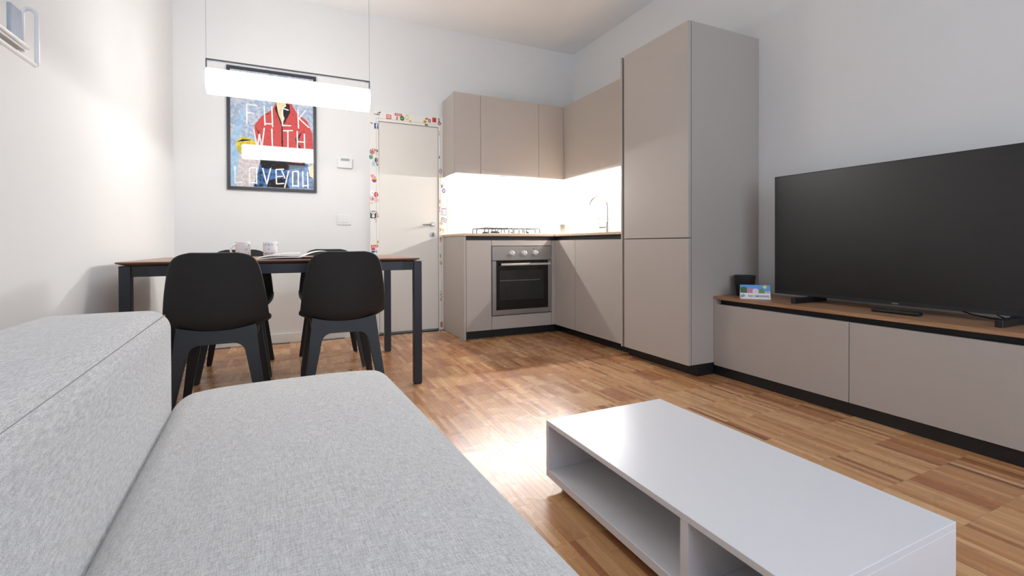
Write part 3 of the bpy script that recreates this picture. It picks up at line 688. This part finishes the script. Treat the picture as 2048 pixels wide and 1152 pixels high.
spots = [(-0.288, 2.590, 0.0, None), (0.246, 2.640, 0.0, 'black shell dining chair on the sofa side, towards the kitchen end'),
         (-0.305, 3.485, math.pi, 'black shell dining chair on the poster side, behind the two mugs'), (0.262, 3.510, math.pi, 'black shell dining chair on the poster side, next to the cream door')]
kids = None
for i, (x, y, rz, lb) in enumerate(spots):
    c = chair if i == 0 else copy_tree(chair)
    c.location = (x, y, 0); c.rotation_euler = (0, 0, rz)
    if lb: c['label'] = lb

# ------------------------------------------------------------------ mugs, magazine
def mug(x, y, hdir, label, rows):
    t = thing('mug', (x, y, ZTT), label, 'mug', 'white mugs on the dining table'); r, h = 0.039, 0.097
    mk('cup', bm_lathe([(r - 0.003, ZTT + 0.0003), (r, ZTT + 0.003), (r, ZTT + h - 0.001), (r - 0.0015, ZTT + h), (r - 0.0035, ZTT + h - 0.001), (r - 0.0035, ZTT + 0.006)], x, y, 40), M_CERAM, t, 50)
    d = Vector((math.cos(hdir), math.sin(hdir), 0)); pts = []
    for q in range(13):
        th = math.pi * (q / 12) - math.pi / 2; pts.append(Vector((x, y, ZTT + h / 2)) + d * (r - 0.003 + 0.030 * math.cos(th)) + Vector((0, 0, 0.033 * math.sin(th))))
    mk('handle', bm_tube(pts, 0.0055, 10), M_CERAM, t, True)
    base = math.atan2(-y, -x)
    for ri, row in enumerate(rows):
        for k, chx in enumerate(row):
            if chx == ' ': continue
            th = base + (k - (len(row) - 1) / 2) * 0.42; dd = Vector((math.cos(th), math.sin(th), 0)); tt = Vector((-math.sin(th), math.cos(th), 0)); p = Vector((x, y, ZTT + 0.078 - ri * 0.026)) + dd * (r + 0.0012)
            mx_ = Matrix(((tt.x, 0, dd.x, p.x), (tt.y, 0, dd.y, p.y), (0, 1, 0, p.z), (0, 0, 0, 1)))
            mk('letter', text_bm(chx, 0.018, mx_, 0.0009), M_PRINT, t)
mug(-0.246, 3.16, math.radians(205), 'white mug with handle turned to the left wall, grey letters on it', ['    A', '   U ', '    C'])
mug(-0.103, 3.16, math.radians(70), 'white mug covered in pale grey letters, beside the magazine', ['STOA Y', '  U   ', ' WCN  '])
mg = thing('magazine', (0.06, 2.93, ZTT), 'open magazine with curling page lying on the dining table', 'magazine')
def sheet(x0, x1, y0, y1, zf, th=0.0012, n=16, skew=0.0):
    bm = bmesh.new(); top, bot = [], []
    for i in range(n + 1):
        f = i / n; x = x0 + (x1 - x0) * f; z = ZTT + zf(f)
        top.append([bm.verts.new((x + skew * 0, y0 + skew * f, z)), bm.verts.new((x, y1 + skew * f, z))])
        bot.append([bm.verts.new((x, y0 + skew * f, z - th)), bm.verts.new((x, y1 + skew * f, z - th))])
    for i in range(n):
        bm.faces.new((top[i][0], top[i + 1][0], top[i + 1][1], top[i][1])); bm.faces.new((bot[i][0], bot[i][1], bot[i + 1][1], bot[i + 1][0]))
        for s in (0, 1): bm.faces.new((top[i][s], bot[i][s], bot[i + 1][s], top[i + 1][s]))
    bm.faces.new((top[0][0], top[0][1], bot[0][1], bot[0][0])); bm.faces.new((top[n][0], bot[n][0], bot[n][1], top[n][1]))
    bmesh.ops.recalc_face_normals(bm, faces=bm.faces[:]); return bm
mk('page_block', sheet(-0.155, 0.055, 2.79, 3.07, lambda f: 0.006 + 0.006 * f + 0.004 * math.sin(math.pi * f), 0.0055, skew=0.02), M_PAPER, mg, 40)
mk('cover', sheet(-0.158, 0.055, 2.787, 3.073, lambda f: 0.0012, 0.0008, skew=0.02), mat('cover_grey', (120, 120, 124), 0.5), mg)
mk('page', sheet(0.055, 0.265, 2.81, 3.09, lambda f: 0.010 + 0.026 * math.sin(math.pi * min(1, f * 1.05)) ** 1.0 + 0.012 * f, 0.0012), M_PAPER, mg, 40)
mk('page', sheet(-0.150, 0.055, 2.80, 3.065, lambda f: 0.010 + 0.022 * math.sin(math.pi * f * 0.6), 0.001, skew=0.02), M_PAPER, mg, 40)
mk('under_curl_sheet', sheet(0.055, 0.275, 2.815, 3.085, lambda f: 0.004 + 0.004 * f, 0.003), M_INK, mg, 40)  # ink-black sheet makes the dark under the curling page
hd = text_bm('Atelier', 0.07, Matrix.Translation((-0.03, 2.955, ZTT + 0.036)) @ Matrix.Rotation(0.05, 4, 'Y'), 0.0003)
for v in hd.verts:
    f = max(0, min(1, (v.co.x + 0.150) / 0.205)); v.co.z = ZTT + 0.0108 + 0.022 * math.sin(math.pi * f * 0.6) + (v.co.z > ZTT + 0.0362) * 0.0003
mk('headline', hd, M_INK, mg)

# ------------------------------------------------------------------ pendant
pn = thing('pendant_light', (0.027, 3.2, 1.685), 'glowing white tube pendant light on thin wires above the dining table', 'pendant light')
PX0, PX1, PY, PZ, PR = -0.428, 0.481, 3.2, 1.760, 0.073
pb = bm_tube([(PX0 + 0.004, PY, PZ), (PX0, PY, PZ), (PX0 - 0.0, PY, PZ)][:1] + [(PX0 + 0.006 + (PX1 - PX0 - 0.012) * q / 8, PY, PZ) for q in range(1, 8)] + [(PX1 - 0.004, PY, PZ)], PR, 40)
mk('opal_tube', pb, M_PEND, pn, 50)
rl = bm_box(PX0 - 0.002, PX1 + 0.002, PY - 0.009, PY + 0.009, 1.878, 1.888); bm_box(PX0 - 0.002, PX0 + 0.004, PY - 0.009, PY + 0.009, 1.80, 1.878, bm=rl); bm_box(PX1 - 0.004, PX1 + 0.002, PY - 0.009, PY + 0.009, 1.80, 1.878, bm=rl)
mk('rail', rl, mat('pendant_metal', (86, 86, 88), 0.4, metal=0.6, var=0.04), pn)
for x in (PX0, PX1):
    mk('suspension_wire', bm_tube([(x, PY, 1.887), (x, PY, ZC)], 0.0011, 6), mat('wire_grey', (150, 150, 152), 0.5, var=0.02), pn)
    mk('ceiling_cap', bm_lathe([(0.018, ZC - 0.018), (0.02, ZC - 0.001), (0.012, ZC + 0.001)], x, PY, 20), M_WPLAS, pn, 40)

# ------------------------------------------------------------------ poster
ps = thing('poster', (-0.115, 4.33, 1.257), 'dark framed pop-art poster of a red jacket with white brush lettering', 'poster')
FX0, FX1, FZ0, FZ1 = -0.443, 0.212, 1.258, 2.238; FY = YB - 0.026
fb = bm_box(FX0, FX0 + 0.024, FY, YB - 0.001, FZ0, FZ1, 0.001); bm_box(FX1 - 0.024, FX1, FY, YB - 0.001, FZ0, FZ1, 0.001, bm=fb)
bm_box(FX0 + 0.024, FX1 - 0.024, FY, YB - 0.001, FZ0, FZ0 + 0.024, 0.001, bm=fb); bm_box(FX0 + 0.024, FX1 - 0.024, FY, YB - 0.001, FZ1 - 0.024, FZ1, 0.001, bm=fb)
mk('frame', fb, M_FRAME, ps)
AX0, AX1, AZ0, AZ1 = FX0 + 0.024, FX1 - 0.024, FZ0 + 0.024, FZ1 - 0.024; AW, AH = AX1 - AX0, AZ1 - AZ0
AYf = FY + 0.010
def art_mat(name, a, b, scale, thr=0.5, soft=0.06, stretch=(1, 1, 1)):
    m = bpy.data.materials.new(name); m.use_nodes = True; nt = m.node_tree; n = nt.nodes; L = nt.links; bs = n['Principled BSDF']
    bs.inputs['Roughness'].default_value = 0.03; bs.inputs['Specular IOR Level'].default_value = 0.8
    g = n.new('ShaderNodeNewGeometry'); mp = n.new('ShaderNodeMapping'); mp.inputs['Scale'].default_value = stretch; L.new(g.outputs['Position'], mp.inputs['Vector'])
    t = n.new('ShaderNodeTexNoise'); t.inputs['Scale'].default_value = scale; t.inputs['Detail'].default_value = 5; t.inputs['Roughness'].default_value = 0.65
    L.new(mp.outputs[0], t.inputs['Vector']); r = n.new('ShaderNodeValToRGB')
    r.color_ramp.elements[0].position = thr - soft; r.color_ramp.elements[1].position = thr + soft
    r.color_ramp.elements[0].color = lin(a); r.color_ramp.elements[1].color = lin(b)
    L.new(t.outputs['Fac'], r.inputs['Fac']); L.new(r.outputs[0], bs.inputs['Base Color']); return m
mk('print', bm_box(AX0, AX1, AYf, AYf + 0.008, AZ0, AZ1), art_mat('art_background', (150, 176, 208), (204, 208, 216), 42, 0.5, 0.08), ps)
layer = [0]
def art(name, pts, m):
    layer[0] += 1; e = AYf - 0.00015 * layer[0]
    mk(name, bm_prism([(AX0 + a * AW, AZ1 - b * AH) for a, b in pts], e, e + 0.0001, 'y'), m, ps)
RED = art_mat('art_red', (120, 40, 40), (204, 78, 74), 36, 0.36, 0.05); BLU = art_mat('art_blue', (26, 34, 56), (72, 118, 176), 30, 0.47, 0.06)
BLK = art_mat('art_black', (24, 22, 24), (70, 56, 50), 50, 0.6, 0.05); YEL = art_mat('art_yellow', (200, 176, 52), (236, 216, 90), 30); SKN = art_mat('art_cream', (228, 206, 160), (240, 224, 184), 30)
LBL = art_mat('art_light_blue', (150, 190, 224), (178, 206, 230), 30); PNK = art_mat('art_grey_pink', (196, 188, 190), (222, 214, 212), 40); WHT = art_mat('art_white_paint', (232, 230, 228), (248, 247, 245), 30)
art('beam_print', [(0.0, 0.60), (0.16, 0.30), (0.20, 0.31), (0.08, 0.62)], LBL)
art('river_print', [(0.0, 0.64), (0.30, 0.66), (0.28, 0.98), (0.0, 0.98)], LBL)
art('ground_print', [(0.10, 0.72), (0.34, 0.72), (0.34, 1.0), (0.06, 1.0)], PNK)
art('trousers_print', [(0.34, 0.78), (0.92, 0.77), (0.99, 0.86), (1.0, 0.995), (0.26, 0.995), (0.31, 0.88)], BLU)
art('belt_print', [(0.34, 0.755), (0.88, 0.74), (0.90, 0.80), (0.62, 0.84), (0.36, 0.83)], BLK)
art('shadow_print', [(0.45, 0.93), (0.60, 0.91), (0.70, 0.995), (0.42, 0.995)], BLK)
art('jacket_print', [(0.28, 0.46), (0.36, 0.38), (0.49, 0.31), (0.55, 0.22), (0.72, 0.24), (0.80, 0.33), (0.92, 0.38), (0.99, 0.50), (1.0, 0.66), (0.88, 0.70), (0.86, 0.77), (0.38, 0.75), (0.33, 0.62), (0.275, 0.54)], RED)
art('shirt_print', [(0.52, 0.30), (0.56, 0.24), (0.70, 0.25), (0.71, 0.32), (0.61, 0.46)], BLK)
art('neck_print', [(0.53, 0.20), (0.65, 0.20), (0.66, 0.27), (0.60, 0.30), (0.64, 0.38), (0.61, 0.43), (0.56, 0.34)], SKN)
art('fold_print', [(0.60, 0.44), (0.615, 0.44), (0.62, 0.72), (0.60, 0.72)], BLK)
art('fold_print', [(0.77, 0.55), (0.86, 0.48), (0.80, 0.58), (0.85, 0.64), (0.79, 0.62)], BLK)
art('fold_print', [(0.285, 0.47), (0.36, 0.56), (0.35, 0.58)], BLK)
art('yellow_print', [(0.06, 0.625), (0.10, 0.585), (0.20, 0.575), (0.28, 0.60), (0.31, 0.66), (0.28, 0.72), (0.16, 0.74), (0.08, 0.70)], YEL)
art('outline_print', [(0.07, 0.62), (0.13, 0.595), (0.24, 0.59), (0.20, 0.602), (0.12, 0.612)], BLK)
art('hand_print', [(0.93, 0.80), (1.0, 0.76), (1.0, 0.90), (0.95, 0.88)], SKN)
# hand-painted letters, drawn as brush strokes
STROKES = {'F': [((0, 0), (0, 1)), ((0, 0), (.8, .05)), ((0, .45), (.6, .45))], 'U': [((0, 0), (.05, 1)), ((.05, .92), (.68, .90)), ((.62, 0), (.68, 1.05))], 'C': [((.1, 0), (.1, .95)), ((.1, .03), (.6, .10)), ((.05, .93), (.8, .90))],
           'K': [((0, 0), (.05, 1)), ((.05, .5), (.7, 0)), ((.05, .45), (.95, .9))], 'W': [((0, .1), (.3, 1)), ((.3, 1), (.5, .3)), ((.5, .3), (.7, .95)), ((.7, .95), (.95, 0))], 'I': [((.3, 0), (.35, 1))], 'T': [((0, .05), (.9, 0)), ((.45, 0), (.45, 1))],
           'H': [((0, 0), (.02, 1)), ((0, .5), (.7, .5)), ((.7, .1), (.72, 1))], 'L': [((0, 0), (0, 1)), ((0, 1), (.7, .95))], 'O': [((.05, .05), (.05, 1)), ((.05, .05), (.75, 0)), ((.75, 0), (.75, 1)), ((.05, .95), (.75, .95))], 'V': [((0, 0), (.4, 1)), ((.4, 1), (.8, 0))],
           'E': [((0, .05), (.05, .95)), ((0, .05), (.8, 0)), ((0, .5), (.7, .45)), ((.05, .95), (.8, .9))], 'Y': [((0, 0), (.4, .5)), ((.85, 0), (.35, 1.1))]}
def paint(word, x, z, w, h, gap, sw=0.011):
    layer[0] += 1
    for ch_ in word:
        if ch_ != ' ':
            bm = bmesh.new(); e = AYf - 0.00015 * layer[0]; k = 0
            for (a0, b0), (a1, b1) in STROKES[ch_]:
                p0 = Vector((AX0 + (x + a0 * w) * AW, AZ1 - (z + b0 * h) * AH)); p1 = Vector((AX0 + (x + a1 * w) * AW, AZ1 - (z + b1 * h) * AH))
                d = (p1 - p0).normalized(); nrm = Vector((-d.y, d.x)) * sw / 2; k += 1; e2 = e - 0.00002 * k
                bm_prism([tuple(p0 - nrm), tuple(p1 - nrm * 0.9), tuple(p1 + d * 0.004), tuple(p1 + nrm * 0.9), tuple(p0 + nrm)], e2, e2 + 0.0001, 'y', bm)
            mk('letter', bm, WHT, ps)
        x += w + gap
paint('FUCK', 0.19, 0.285, 0.145, 0.17, 0.06); paint('WITH', 0.27, 0.48, 0.13, 0.19, 0.045); paint('LOVE', 0.05, 0.83, 0.12, 0.14, 0.04); paint('YOU', 0.60, 0.84, 0.10, 0.14, 0.03)

# ------------------------------------------------------------------ thermostat and switch
th = thing('thermostat', (0.44, 4.33, 1.482), 'white wall thermostat with small grey display', 'thermostat')
box('housing', 0.378, 0.502, YB - 0.026, YB - 0.0005, 1.482, 1.568, M_WPLAS, th, 0.004, 2)
box('display', 0.405, 0.478, YB - 0.0275, YB - 0.025, 1.543, 1.564, M_LCD, th, 0)
box('flap', 0.384, 0.496, YB - 0.0275, YB - 0.025, 1.488, 1.524, M_WPLAS, th, 0.001)
sw = thing('light_switch', (0.433, 4.338, 0.987), 'white wall switch plate with three rockers above the dining table', 'switch')
box('plate', 0.375, 0.491, YB - 0.009, YB - 0.0005, 0.987, 1.075, M_WPLAS, sw, 0.003, 2)
for q in range(3): box('rocker', 0.400 + q * 0.0225, 0.4215 + q * 0.0225, YB - 0.013, YB - 0.008, 1.008, 1.053, M_WPLAS, sw, 0.0012)

# ------------------------------------------------------------------ stickers on the door architrave
SY = AF - 0.0002
def cm(c): return mat('sticker_%d_%d_%d' % c, c, 0.45, var=0.05, scale=120)
stick_n = {}
def sticker(label, base, col, extra=(), txt=None):
    if len(label.split()) < 6: label += ' on the door frame'
    x = sum(p[0] for p in base) / len(base); z = min(p[1] for p in base)
    t = thing('sticker', (x, SY, z), label, 'sticker', 'stickers on the door frame')
    y = SY - 0.0003
    mk('backing', bm_prism(base, y - 0.0003, SY + 0.0004, 'y'), cm(col), t)
    for i, (pts, c) in enumerate(extra):
        yy_ = y - 0.0003 - 0.0002 * (i + 1); mk('print', bm_prism(pts, yy_, yy_ + 0.0002, 'y'), cm(c), t)
    if txt:
        s, size, tx, tz, c, rot = txt
        mk('lettering', text_bm(s, size, facing_camera_wall(tx, y - 0.0014, tz, rot), 0.0001, size * 0.02), cm(c), t)
D, Rr = disc, rect
WH, BKc, RD, GR, YL, BL, PK, GY, OR = (238, 236, 232), (40, 38, 40), (196, 62, 56), (60, 120, 70), (220, 190, 80), (52, 84, 148), (226, 168, 176), (150, 150, 152), (226, 140, 70)
sticker('white sticker of a running cat above the word PUMA', Rr(0.720, 1.986, 0.062, 0.046), WH, [([(0.712, 1.992), (0.728, 1.998), (0.742, 2.008), (0.748, 2.004), (0.742, 1.998), (0.748, 1.986), (0.738, 1.994), (0.722, 1.990)], BKc)], ('PUMA', 0.019, 0.715, 1.979, BKc, 0))
sticker('pale sticker with grey figure outline at the frame corner', D(0.664, 1.995, 0.011, 0.026), (214, 214, 214), [(D(0.664, 1.995, 0.008, 0.022), WH)])
sticker('blue square sticker with a white letter f', Rr(0.707, 1.876, 0.034, 0.050), BL, (), ('f', 0.058, 0.710, 1.873, WH, 0))
sticker('white sticker with dark handwritten word', Rr(0.667, 1.897, 0.030, 0.030), WH, (), ('life', 0.020, 0.667, 1.897, BKc, -0.3))
sticker('dark and white bird-shaped sticker', [(0.655, 1.660), (0.672, 1.675), (0.680, 1.668), (0.672, 1.652), (0.660, 1.648)], BKc, [(D(0.668, 1.664, 0.006), WH)])
sticker('orange and maroon wedge sticker', [(0.684, 1.672), (0.720, 1.665), (0.722, 1.640), (0.700, 1.650)], (140, 70, 78), [(D(0.695, 1.660, 0.010), OR)])
sticker('round red rosette sticker with dark rim', D(0.671, 1.640, 0.021), BKc, [(D(0.671, 1.640, 0.017), PK), (D(0.671, 1.640, 0.010), RD)])
sticker('small red zigzag sticker', [(0.700, 1.640), (0.712, 1.648), (0.708, 1.632), (0.716, 1.622), (0.702, 1.620), (0.706, 1.630)], (150, 50, 60))
sticker('small green leaf-shaped sticker', D(0.661, 1.597, 0.017, 0.022), (76, 156, 132), [(D(0.663, 1.612, 0.012, 0.006), PK)])
sticker('brown oval sticker with dark centre', D(0.706, 1.571, 0.014, 0.024), (126, 70, 52), [(D(0.706, 1.570, 0.006, 0.012), BKc)])
sticker('light blue splash-shaped sticker', [(0.662, 1.535), (0.672, 1.545), (0.680, 1.575), (0.688, 1.548), (0.702, 1.552), (0.694, 1.535), (0.700, 1.512), (0.684, 1.522), (0.670, 1.508), (0.674, 1.526)], (168, 208, 226))
sticker('dark brown strip sticker', Rr(0.712, 1.538, 0.010, 0.034, 0.3), (92, 66, 60))
sticker('pink gem-shaped sticker', [(0.653, 1.428), (0.662, 1.442), (0.684, 1.440), (0.692, 1.430), (0.668, 1.406)], (222, 150, 164))
sticker('rainbow striped apple sticker with green leaf', D(0.688, 1.392, 0.021, 0.022), OR, [(Rr(0.688, 1.404, 0.034, 0.008), YL), (Rr(0.688, 1.391, 0.041, 0.007), RD), (Rr(0.688, 1.383, 0.037, 0.007), (120, 70, 140)), (D(0.688, 1.3755, 0.013, 0.004), BL), (D(0.693, 1.418, 0.008, 0.004, 10, 0.7), GR)])
sticker('white round sticker with two green dots', D(0.669, 1.278, 0.020, 0.021), (246, 246, 246), [(D(0.668, 1.277, 0.003), GR), (D(0.677, 1.276, 0.003), GR)])
sticker('red-brown round sticker', D(0.703, 1.262, 0.019, 0.024), (182, 74, 62), [(D(0.703, 1.262, 0.011, 0.014), (214, 110, 96))])
sticker('pink curl sticker with black marks', D(0.667, 1.225, 0.018, 0.020), PK, [(Rr(0.672, 1.224, 0.005, 0.020, 0.4), BKc), (D(0.662, 1.232, 0.005), WH)])
sticker('pink ring sticker with grey rim', D(0.704, 1.212, 0.020, 0.022), (190, 150, 164), [(D(0.704, 1.212, 0.016, 0.018), (244, 214, 220)), (D(0.704, 1.212, 0.008, 0.009), (222, 150, 170))])
sticker('pale orange oval sticker', D(0.663, 1.186, 0.016, 0.008), (240, 196, 150))
sticker('black square sticker with a pale koala-like animal', Rr(0.678, 1.083, 0.052, 0.066), BKc, [(D(0.678, 1.097, 0.018, 0.014), (222, 222, 220)), (D(0.660, 1.107, 0.007), (222, 222, 220)), (D(0.696, 1.107, 0.007), (222, 222, 220)), (D(0.678, 1.069, 0.014, 0.014), (222, 222, 220)), (D(0.678, 1.094, 0.003, 0.005), BKc), (D(0.671, 1.100, 0.002), BKc), (D(0.685, 1.100, 0.002), BKc)])
sticker('red slanted label sticker', Rr(0.715, 1.079, 0.014, 0.044, 0.25), (206, 84, 76), [(Rr(0.715, 1.079, 0.004, 0.034, 0.25), WH)])
sticker('white sticker with grey flower outline', D(0.699, 1.030, 0.017, 0.024), WH, [(D(0.694, 1.040, 0.006), GY), (D(0.704, 1.034, 0.005), GY), (D(0.700, 1.018, 0.005), GY)])
sticker('tiny yellow standing-figure sticker', Rr(0.718, 0.838, 0.012, 0.030), (220, 196, 110), [(Rr(0.718, 0.838, 0.004, 0.016), BKc)])
sticker('red banner sticker with white script', Rr(0.688, 0.800, 0.062, 0.022, 0.04), (208, 66, 54), (), ('Charro', 0.017, 0.688, 0.800, WH, 0.04))
sticker('round red, white and blue sticker', D(0.676, 0.764, 0.024, 0.026), WH, [(D(0.676, 0.7755, 0.019, 0.011), RD), (D(0.676, 0.7515, 0.019, 0.010), BL)])
sticker('small blue scrap sticker', Rr(0.704, 0.752, 0.012, 0.020, 0.5), (70, 130, 180))
sticker('tiny black mark sticker near the floor', D(0.693, 0.034, 0.007, 0.010), BKc)
sticker('red square sticker with two lines of white text', Rr(0.818, 1.970, 0.044, 0.040), (222, 70, 58), [(Rr(0.818, 1.978, 0.032, 0.008), WH), (Rr(0.818, 1.963, 0.030, 0.007), WH)])
sticker('red banner sticker with white letters on the head jamb', Rr(0.905, 1.999, 0.066, 0.022, -0.05), (206, 58, 62), (), ('Redbul', 0.017, 0.905, 1.999, WH, -0.05))
sticker('small red diamond-figure sticker', [(0.894, 1.985), (0.902, 1.972), (0.895, 1.962), (0.902, 1.950), (0.890, 1.946), (0.884, 1.958), (0.890, 1.968), (0.886, 1.976)], (206, 70, 62))
sticker('green oval badge sticker', D(0.939, 1.970, 0.021, 0.021), (48, 92, 54), [(D(0.939, 1.970, 0.016, 0.008), (120, 180, 96))])
sticker('yellow framed rectangle sticker', Rr(0.983, 1.984, 0.026, 0.046), (214, 186, 92), [(Rr(0.983, 1.984, 0.016, 0.034), (240, 232, 200))])
sticker('yellow round face sticker', D(1.012, 1.951, 0.013), (228, 206, 96), [(D(1.007, 1.954, 0.0025), BKc), (D(1.017, 1.954, 0.0025), BKc)])
sticker('orange-brown wing-shaped sticker', [(1.150, 1.992), (1.168, 2.003), (1.186, 1.994), (1.176, 1.982), (1.160, 1.980)], (196, 112, 84))
sticker('yellow blob sticker with brown spot', D(1.152, 1.962, 0.018, 0.014), (222, 184, 78), [(D(1.150, 1.964, 0.006), (150, 92, 52))])
sticker('round maroon net sticker', D(1.195, 1.976, 0.014, 0.018), (136, 70, 74), [(D(1.195, 1.976, 0.008, 0.011), (210, 170, 170))])
sticker('orange-red square sticker with a letter E of bars', Rr(1.241, 1.988, 0.038, 0.044), (204, 70, 52), [(Rr(1.244, 2.000, 0.024, 0.004), (120, 40, 36)), (Rr(1.244, 1.988, 0.024, 0.004), (120, 40, 36)), (Rr(1.244, 1.976, 0.024, 0.004), (120, 40, 36))])
sticker('small dark blue scribble sticker at the corner of the frame', D(1.285, 1.992, 0.010, 0.018), (90, 104, 120), [(D(1.285, 1.992, 0.004, 0.010), WH)])
sticker('red diamond-shaped sticker', [(1.290, 1.938), (1.310, 1.962), (1.290, 1.984), (1.271, 1.962)], (152, 62, 66), [(D(1.290, 1.962, 0.009, 0.009), (220, 170, 170))])
sticker('dark eye-shaped sticker on the door head', [(1.144, 1.932), (1.158, 1.942), (1.176, 1.938), (1.186, 1.930), (1.164, 1.927)], (70, 62, 58))
sticker('red squiggle sticker', [(1.286, 1.895), (1.293, 1.880), (1.287, 1.868), (1.294, 1.850), (1.287, 1.846), (1.2845, 1.866), (1.288, 1.880)], (212, 90, 84))
sticker('white loop-shaped sticker', D(1.297, 1.792, 0.010, 0.024), (246, 246, 248), [(D(1.297, 1.792, 0.005, 0.014), (214, 214, 216))])
sticker('tiny black double-dot sticker', D(1.289, 1.640, 0.005, 0.014), (90, 90, 90))
sticker('purple ring sticker', D(1.300, 1.508, 0.016, 0.026), (160, 96, 132), [(D(1.300, 1.508, 0.011, 0.019), WH), (D(1.300, 1.508, 0.006, 0.011), (180, 120, 150))])
sticker('pale yellow scrap sticker', Rr(1.292, 1.462, 0.014, 0.026), (232, 226, 140))
sticker('round beige sticker with grey rim', D(1.340, 1.396, 0.015, 0.022), GY, [(D(1.340, 1.396, 0.012, 0.018), (236, 224, 206))])
sticker('black doodle figure sticker', [(1.304, 1.384), (1.314, 1.378), (1.320, 1.388), (1.318, 1.366), (1.322, 1.350), (1.312, 1.358), (1.304, 1.346), (1.308, 1.366)], (70, 70, 76))
sticker('purple badge sticker with white centre', D(1.331, 1.326, 0.016, 0.022), (112, 98, 150), [(Rr(1.331, 1.326, 0.012, 0.022), (226, 222, 238))])
sticker('pale blue faded sticker', Rr(1.338, 1.240, 0.034, 0.060), (214, 228, 240))
sticker('olive small bottle-shaped sticker', Rr(1.291, 1.222, 0.010, 0.034), (180, 170, 100))
sticker('pink and red streak sticker', [(1.286, 1.178), (1.296, 1.165), (1.290, 1.145), (1.298, 1.125), (1.287, 1.120)], (214, 120, 124))
sticker('purple framed sticker with round white face outline', Rr(1.333, 1.126, 0.046, 0.066), (150, 140, 178), [(Rr(1.333, 1.124, 0.036, 0.052), (240, 240, 244)), (D(1.333, 1.126, 0.014, 0.018), (190, 190, 196)), (D(1.333, 1.126, 0.009, 0.013), WH)])
sticker('dark tilted plate sticker reading YOLO', Rr(1.332, 1.048, 0.052, 0.038, -0.35), (86, 82, 120), [(Rr(1.332, 1.048, 0.045, 0.029, -0.35), (226, 226, 232))], ('YOLO', 0.020, 1.332, 1.048, (70, 68, 96), -0.35))
sticker('mustard round sticker', D(1.304, 1.016, 0.015, 0.018), (206, 180, 110))
sticker('small red number 3 sticker', Rr(1.294, 0.952, 0.018, 0.036), (244, 226, 222), (), ('3', 0.038, 1.294, 0.952, RD, 0))
sticker('pale yellow sticker with black branching plant', Rr(1.322, 0.946, 0.030, 0.052), (240, 236, 200), [(Rr(1.322, 0.940, 0.003, 0.036), BKc), (Rr(1.316, 0.955, 0.003, 0.018, 0.7), BKc), (Rr(1.328, 0.952, 0.003, 0.018, -0.7), BKc)])
sticker('pink looped sticker below the worktop level', D(1.300, 0.860, 0.010, 0.030), (222, 150, 160), [(D(1.300, 0.870, 0.005, 0.010), BKc)])
sticker('tiny dark figure sticker', Rr(1.294, 0.706, 0.006, 0.034), (80, 84, 92))
sticker('pink photo sticker with dark corner', Rr(1.300, 0.640, 0.022, 0.034), (226, 160, 150), [(Rr(1.304, 0.628, 0.010, 0.010), BKc)])
sticker('black graffiti scribble sticker', [(1.292, 0.372), (1.304, 0.366), (1.298, 0.352), (1.312, 0.344), (1.300, 0.330), (1.312, 0.312), (1.298, 0.300), (1.310, 0.284), (1.296, 0.276), (1.294, 0.300), (1.302, 0.318), (1.293, 0.334), (1.300, 0.350)], (66, 66, 68))
sticker('dark red rectangle sticker near the floor', Rr(1.303, 0.056, 0.020, 0.044), (170, 52, 62), [(Rr(1.303, 0.030, 0.016, 0.010), BKc)])

# ------------------------------------------------------------------ wall rack on the left wall
rk = thing('wall_rack', (-0.75, 1.6, 1.35), 'white metal rack with rounded end frame mounted high on the left wall', 'rack')
M_RACK = mat('white_powder_coat', (240, 240, 242), 0.35, var=0.01)
xf, xw = -0.700, XL + 0.001
def end_loop(y):                       # inverted U, rounded shoulders, at the end of the rack
    pts = [(xf - 0.003, y, 1.366), (xf, y, 1.380)]
    for q in range(9): th_ = math.pi * q / 8; pts.append((xf - 0.017 + 0.017 * math.cos(th_), y, 1.522 + 0.017 * math.sin(th_)))
    pts.append((xf - 0.034, y, 1.405)); mk('end_frame', bm_tube(pts, 0.0062, 12), M_RACK, rk, True)
end_loop(1.938); end_loop(1.20)
for x, z, yb in ((xf - 0.003, 1.366, 1.934), (xf - 0.012, 1.412, 1.918), (xf - 0.020, 1.570, 1.915), (xf - 0.034, 1.412, 1.934)):
    mk('rail', bm_tube([(x, 1.195, z), (x, yb, z)], 0.0065, 12), M_RACK, rk, True)
mk('slat', bm_box(xf - 0.032, xf - 0.008, 1.20, 1.885, 1.392, 1.400, 0.002), mat('taupe_slat', (176, 166, 158), 0.5, var=0.03), rk)
for y in (1.30, 1.60):
    mk('wall_bracket', bm_box(xw, xf - 0.030, y - 0.01, y + 0.01, 1.403, 1.418, 0.002), M_RACK, rk)
lab(mk('cloth', bm_box(xf - 0.031, xf - 0.020, 1.84, 1.905, 1.419, 1.515, 0.004, 2), mat('blue_grey_cloth', (178, 187, 200), 0.9, var=0.1, scale=60)), 'folded blue-grey cloth held in the white wall rack', 'cloth')
